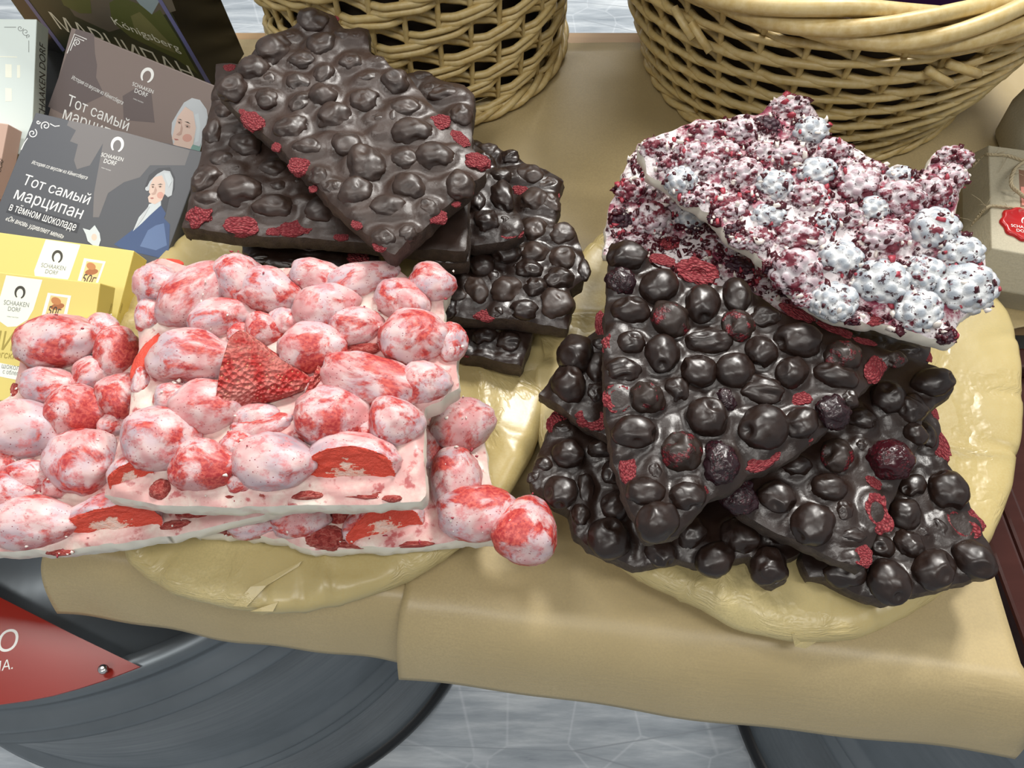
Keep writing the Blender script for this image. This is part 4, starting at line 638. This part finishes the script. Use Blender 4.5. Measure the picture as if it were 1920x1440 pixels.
portrait(f4, [(q5(p), m) for p, m in (([(1440, 720), (1490, 580), (1580, 510), (1700, 500), (1750, 600), (1745, 720), (1690, 810), (1650, 1000), (1600, 1000), (1620, 830), (1500, 720)], 'card_grey_dark'), ([(1610, 880), (1660, 960), (1640, 1010), (1700, 1070), (1690, 1300), (1680, 1425), (1350, 1350), (1190, 1300), (1140, 1270), (1320, 1130), (1420, 1060), (1500, 980)], 'coat_blue'), ([(1560, 1080), (1640, 1060), (1670, 1280), (1560, 1330), (1400, 1290), (1480, 1130)], 'coat_blue_light'), ([(1490, 870), (1610, 830), (1610, 880), (1500, 980), (1420, 1060), (1330, 1140), (1390, 1000), (1480, 900)], 'hand_print'),
    ([(1460, 720), (1500, 640), (1570, 570), (1640, 530), (1700, 540), (1735, 620), (1730, 700), (1720, 780), (1680, 800), (1640, 760), (1500, 740)], 'wig_grey'), ([(1500, 680), (1540, 600), (1620, 580), (1655, 660), (1650, 760), (1620, 830), (1550, 870), (1490, 850), (1480, 800), (1505, 770), (1490, 750)], 'skin_print'), (ell(1605, 780, 34, 34), 'cheek_print'), ([(1512, 688), (1535, 682), (1548, 698), (1530, 712)], 'skin_shade'), ([(1580, 690), (1605, 680), (1625, 694), (1600, 708)], 'skin_shade'), (ell(1529, 698, 8, 6), 'print_dark'), (ell(1603, 694, 9, 6), 'print_dark'), ([(1510, 676), (1535, 668), (1550, 676), (1530, 678)], 'print_dark'), ([(1576, 676), (1606, 664), (1632, 674), (1604, 674)], 'print_dark'), ([(1556, 690), (1538, 750), (1512, 766), (1530, 776), (1556, 768), (1570, 730)], 'skin_shade'), ([(1500, 806), (1528, 802), (1542, 808), (1520, 818)], 'lip_print'), (ell(1690, 752, 34, 42), 'wig_grey'), (ell(1476, 716, 22, 22), 'wig_grey'), ([(1640, 560), (1700, 560), (1722, 640), (1690, 700), (1665, 640)], 'hand_print'), ([(1480, 900), (1500, 890), (1440, 1000), (1360, 1110), (1345, 1120), (1400, 1010)], 'wig_grey'), ([(830, 1110), (900, 1130), (950, 1080), (1000, 1160), (1010, 1230), (990, 1290), (930, 1280), (880, 1240), (860, 1170)], 'hand_print'), (ell(945, 1200, 28, 34), 'skin_print'))])
f4.text('printed_tagline', 'История со вкусом из Кёнигсберга', (59, 307), (163, 337), 'print_white', 1.45, 0, .3)
f4.text('printed_title', 'Тот самый', (41, 345), (165, 384), 'print_white', 1.0, .012); f4.text('printed_title', 'марципан', (25, 372), (151, 411), 'print_white', 1.05, .012); f4.text('printed_flavour', 'в тёмном шоколаде', (16, 394), (140, 433), 'print_white', 1.5, .012); f4.text('printed_quote', '«Он вновь удивляет меня»', (10, 413), (118, 448), 'print_white', 1.4, 0, .3)
f4.horseshoe((220, 272), 12, .25, 'print_white'); f4.text('brand_name', 'SCHAAKEN', (189, 293), (230, 303), 'print_white', 1.2); f4.text('brand_name', 'DORF', (194, 305), (217, 311), 'print_white', 1.2); f4.text('brand_line', 'FAMILY FACTORY', (190, 315), (208, 321), 'print_white', 1)
f4.strip('corner_flourish', [spiral(61, 250, 9, -1, 1.4), spiral(86, 236, 9, 2.5, 1.4), [(40, 281), (46, 268), (52, 259)], [(94, 232), (103, 237), (112, 236)], spiral(72, 229, 4, 0, 1.1)], 1.6, 'print_white')
# yellow boxes
GY = 'yellow marzipan boxes'
f5, s5, e5 = carton('yellow_box', 'yellow box with almond stamp, behind the other yellow box', 'box', (-.2779, .2625), .018, -9.5, 19.2, .1032, .068, .016, 'card_yellow', GY, 'card_yellow_side')
k6 = lambda p: Z(6.4, 0, 420, p)
f5.poly('printed_panel', [(k6([(550, 185), (965, 250), (830, 640), (800, 690), (420, 640), (410, 560), (480, 370)]), 'card_cream'), ])
st5 = f5.poly('almond_stamp', [(k6([(1010, 410), (1270, 450), (1170, 730), (930, 690)]), 'print_white2'), (k6([(1040, 445), (1235, 475), (1150, 705), (975, 680)]), 'stamp_tan')], 2)
f5.poly('almond', [(k6(ell(1100, 575, 80, 36, -8)), 'almond_dark')], 3, st5); f5.poly('almond', [(k6(ell(1095, 508, 58, 42, 25)), 'almond_brown')], 4, st5)
f5.horseshoe((107.5, 482), 10, .2, 'print_dark'); f5.text('brand_name', 'SCHAAKEN', k6([(490, 515)])[0], k6([(780, 560)])[0], 'print_grey', 1.25); f5.text('brand_name', 'DORF', k6([(540, 590)])[0], k6([(690, 612)])[0], 'print_grey', 1.15); f5.text('printed_weight', '50г', k6([(970, 700)])[0], k6([(1140, 725)])[0], 'print_dark', 1.3, 0, .2, 5, st5)
s5.text('brand_name', 'DORF', (226, 587), (231, 570), 'print_olive', 1)
f6, s6, e6 = carton('yellow_box', 'yellow box lettered in brown, in front by the left strawberry slab', 'box', (-.2641, .2241), .028, -7.6, 28.9, .0779, .0681, .0155, 'card_yellow', GY, 'card_yellow_side')
f6.poly('printed_panel', [(k6([(75, 615), (510, 670), (400, 1030), (330, 1150), (200, 1230), (90, 1235), (0, 1170), (-20, 950)]), 'card_cream'), (Z(9, 0, 600, [(-700, 640), (0, 722), (620, 850), (520, 1030), (430, 1040), (0, 955), (-700, 870)]), 'print_white2')])
st6 = f6.poly('almond_stamp', [(k6([(575, 825), (855, 860), (790, 1160), (495, 1120)]), 'print_white2'), (k6([(610, 855), (815, 885), (760, 1110), (545, 1085)]), 'stamp_tan')], 2)
f6.poly('almond', [(k6(ell(690, 990, 85, 38, -10)), 'almond_dark')], 3, st6); f6.poly('almond', [(k6(ell(675, 925, 62, 44, 25)), 'almond_brown')], 4, st6)
f6.horseshoe((37.5, 549), 10, .2, 'print_dark'); f6.text('brand_name', 'SCHAAKEN', k6([(45, 965)])[0], k6([(345, 1000)])[0], 'print_grey', 1.3); f6.text('brand_name', 'DORF', k6([(95, 1040)])[0], k6([(245, 1058)])[0], 'print_grey', 1.2); f6.text('brand_line', 'FAMILY FACTORY', k6([(85, 1115)])[0], k6([(225, 1132)])[0], 'print_grey', 1); f6.text('printed_weight', '50г', k6([(565, 1085)])[0], k6([(730, 1105)])[0], 'print_dark', 1.3, 0, .2, 5, st6)
f6.text('printed_title', 'МАРЦИПАН', (-98, 646), (100, 665), 'print_olive', 1.35, -.012, .1); f6.text('printed_variety', 'Кёнигсбергский', (-72, 664), (39, 674), 'print_olive', 1.2, -.008, .15); f6.text('printed_flavour', 'в тёмном шоколаде', (-50, 683), (55, 697), 'print_grey', 1.2); f6.text('printed_flavour', 'с облепихой', (5, 700), (54, 707), 'print_grey', 1.3)
s6.text('brand_name', 'DORF', (206, 588), (211, 570), 'print_olive', 1)
V, F = prism([tuple(at(x, y, .002)[:2]) for x, y in ((78, 262), (118, 262), (165, 60), (60, 50))], .0, .0014)  # added flat sheet, blackens the table where the gap looks dark
bc = obj('black_card', mesh('black_card', V, F, M['card_black'], False), None, MT); tag(bc, 'black card lying on the table between the white box and the brown carton', 'card')
# white box, pink box, blue box
f1, s1, e1 = carton('white_box', 'pale mint white box with a thin corner ornament, at the left edge', 'box', (-.3437, .4193), .016, -1.0, 28.4, .0541, .0913, .0145, 'card_mint', None, 'card_mint_side')
f1.strip('corner_flourish', [[(8, 51), (30, 51)], [(54, 76), (54, 98)], spiral(38, 53, 6, 0, 1.2), spiral(48, 60, 7, 1, 1.2), spiral(53, 68, 4, 2, 1.2)], 1.1, 'print_grey', 2)
f1.poly('printed_facade', [([(0, 105), (32, 106), (32, 108), (0, 107)], 'card_cream'), ([(10, 120), (22, 121), (22, 146), (10, 145)], 'card_cream'), ([(32, 122), (38, 122), (38, 146), (32, 146)], 'card_cream'), ([(10, 165), (22, 166), (22, 190), (10, 190)], 'card_cream')])
s1.text('brand_name', 'SCHAAKEN DORF', (84, 232), (85, 86), 'print_dark', 1.6)
f2, s2, e2 = carton('pink_box', 'small pinkish brown box at the left edge, before the white box', 'box', (-.3432, .3835), .016, -10.5, 28.1, .0283, .0482, .014, 'card_pink', None, 'card_pink')
s2.text('brand_name', 'SCHAAKEN DORF', (-12, 372), (7, 300), 'print_dark', 1.4)
f8, s8, e8 = carton('blue_box', 'violet blue box corner peeking out above the yellow boxes at the left edge', 'box', (-.331, .338), .006, -12, 24, .034, .028, .005, 'card_blue', None, 'card_blue')
# ---------------------------------------------------------------- kraft gift box with seal and twine (right)
plain('seal_red', (.42, .012, .014), .28); plain('twine', (.44, .37, .24), .9); plain('sweets_pink', (.62, .22, .17), .4); plain('window_dark', (.20, .10, .06), .3)
zt = .042; TP = [at(1852, 275, zt), at(1858, 468, zt), at(2030, 498, zt), at(2010, 296, zt)]; cen = np.mean(TP, 0); BT = []
for p in TP: d = nrm((p-cen)*[1, 1, 0]); BT.append(np.array([p[0], p[1], 0])+d*.006)
MID = [np.array([p[0], p[1], .020])+nrm((p-cen)*[1, 1, 0])*.012 for p in TP]
gb = empty('kraft_gift_box', frame((cen[0], cen[1], .0012), (1, 0, 0), (0, 1, 0), (0, 0, 1)), 'brown kraft gift box tied with twine and closed with a red wax seal', 'gift box')
V = [np.array(p)-[cen[0], cen[1], 0] for p in BT+MID+TP]; F = [(3, 2, 1, 0), (8, 9, 10, 11)]
for k in (0, 4):
    for i in range(4): F.append((k+i, k+(i+1) % 4, k+4+(i+1) % 4, k+4+i))
F = [f[::-1] for f in F] if np.cross(TP[1]-TP[0], TP[2]-TP[1])[2] < 0 else F
bevel(obj('carton', mesh('carton', V, F, M['carton_kraft'], False), gb), .0007)
fg = Face(gb, np.array([cen[0], cen[1], zt+.0012]), (1, 0, 0), (0, 1, 0), frame((cen[0], cen[1], .0012), (1, 0, 0), (0, 1, 0), (0, 0, 1)))
fg.poly('window', [([(1910, 318), (2000, 330), (2006, 398), (1913, 388)], 'window_dark'), ([(1914, 350), (2000, 356), (2003, 394), (1916, 384)], 'sweets_pink')])
# wax seal: scalloped disc
sp_ = fg.uv((1917, 422)); t = np.linspace(0, 2*np.pi, 72, endpoint=False); rr = .0125*(1+.055*np.sin(t*9)); V = []; F = []
for s_, z in ((1, .0), (1, .0012), (.9, .0022), (.78, .0020), (.74, .0014), (0.02, .0014)): V.append(np.c_[rr*s_*np.cos(t), rr*s_*np.sin(t), t*0+z])
V = np.concatenate(V)+[sp_[0], sp_[1], zt]; 
for k in range(5):
    for i in range(72): F.append((k*72+i, k*72+(i+1) % 72, (k+1)*72+(i+1) % 72, (k+1)*72+i))
F.append(tuple(range(5*72, 6*72))); ws = obj('wax_seal', mesh('wax_seal', V, F, M['seal_red']), gb)
f_s = Face(gb, np.array([cen[0], cen[1], zt+.0012+.0015]), (1, 0, 0), (0, 1, 0), frame((cen[0], cen[1], .0012), (1, 0, 0), (0, 1, 0), (0, 0, 1)))
f_s.text('seal_lettering', 'SCHAAKEN', (1896, 425), (1943, 432), 'print_white', 1.1, .01, 0, 3, ws); f_s.text('seal_lettering', 'DORF', (1906, 434), (1932, 438), 'print_white', 1.0, .01, 0, 3, ws); f_s.horseshoe((1920, 414), 5, .1, 'print_white')
def twine(name, pts, par, r=.0011, loc=None):
    P = np.array(pts, float); t = np.linspace(0, len(P)-1, len(P)*14); i = np.minimum(t.astype(int), len(P)-2); f = (t-i)[:, None]
    p0 = P[np.maximum(i-1, 0)]; p1 = P[i]; p2 = P[i+1]; p3 = P[np.minimum(i+2, len(P)-1)]
    C = .5*((2*p1)+(-p0+p2)*f+(2*p0-5*p1+4*p2-p3)*f**2+(-p0+3*p1-3*p2+p3)*f**3); mb = MB()
    for k in range(3):
        a = t*9+k*2.094; V, F = tube(C+np.c_[np.cos(a), a*0, np.sin(a)]*r*.55, r*.62, 5); mb.add(V, F)
    rs = np.random.RandomState(int(1e4*abs(P[0, 0]))); 
    for k in range(10):
        j = rs.randint(len(C)); d = rs.randn(3)*.004; V, F = tube([C[j], C[j]+d*.6+[0, 0, .001], C[j]+d*1.2], .00012, 4); mb.add(V, F)
    return mb.build(name, [M['twine']], par)
L_ = lambda px, py, z: at(px, py, z+.0012)-np.array([cen[0], cen[1], .0012])
twine('twine', [L_(1826, 312, .030), L_(1846, 292, .038), L_(1858, 290, zt+.001), L_(1890, 292, zt+.001), L_(1925, 302, zt+.001), L_(2000, 310, zt+.001)], gb)
twine('twine', [L_(1822, 425, .026), L_(1838, 402, .036), L_(1850, 390, zt), L_(1862, 386, zt+.001), L_(1900, 390, zt+.001), L_(1960, 396, zt+.001), L_(2000, 400, zt+.001)], gb)
twine('twine_bow', [L_(1925, 300, zt+.002), L_(1903, 318, zt+.006), L_(1896, 345, zt+.008), L_(1912, 362, zt+.004), L_(1925, 372, zt+.002)], gb)
# kraft pouch behind it
kp = empty('kraft_pouch', frame((.378, .438, .0016), (1, 0, 0), (0, 1, 0), (0, 0, 1)), 'brown kraft paper pouch tied with twine, behind the kraft gift box', 'pouch')
n = 64; V = []; F = []; prof = [(0, .052, .036), (.006, .058, .041), (.03, .060, .040), (.06, .052, .032), (.085, .044, .020), (.105, .046, .008), (.118, .048, .003)]
for z, a, b in prof:
    for i in range(n):
        t = 2*math.pi*i/n; c_, s_ = math.cos(t), math.sin(t); ex_ = .55; a, b = (a*.8, b*.62) if i == 0 else (a, b); x = a*math.copysign(abs(c_)**ex_, c_); y = b*math.copysign(abs(s_)**ex_, s_); w = .002*vn(np.array([[c_*3, s_*3, z*40]]))[0]; V.append((x+w, y+w, z))
k = len(prof)
for j in range(k-1):
    for i in range(n): F.append((j*n+i, j*n+(i+1) % n, (j+1)*n+(i+1) % n, (j+1)*n+i))
F += [tuple(range(n-1, -1, -1)), tuple(range((k-1)*n, k*n))]
obj('pouch_body', mesh('pouch_body', V, F, M['carton_kraft'], True), kp)
twine('twine', [(-.050, -.004, .052), (-.042, -.020, .046), (-.026, -.0265, .036), (0, -.0275, .030), (.03, -.0275, .028)], kp)
# lettering on the drum sign
Ms = frame((-.40, .16, SZ), (1, 0, 0), (0, 1, 0), (0, 0, 1)); fs = Face(sign, np.array([-.40, .16, SZ]), (1, 0, 0), (0, 1, 0), Ms)
fs.text('sign_lettering', 'О', (-7, 1224), (31, 1219), 'print_white', 1.0, 0, 0, 3, sp); fs.text('sign_lettering', 'НА.', (-14, 1261), (24, 1254), 'print_white', 1.1, 0, 0, 3, sp)
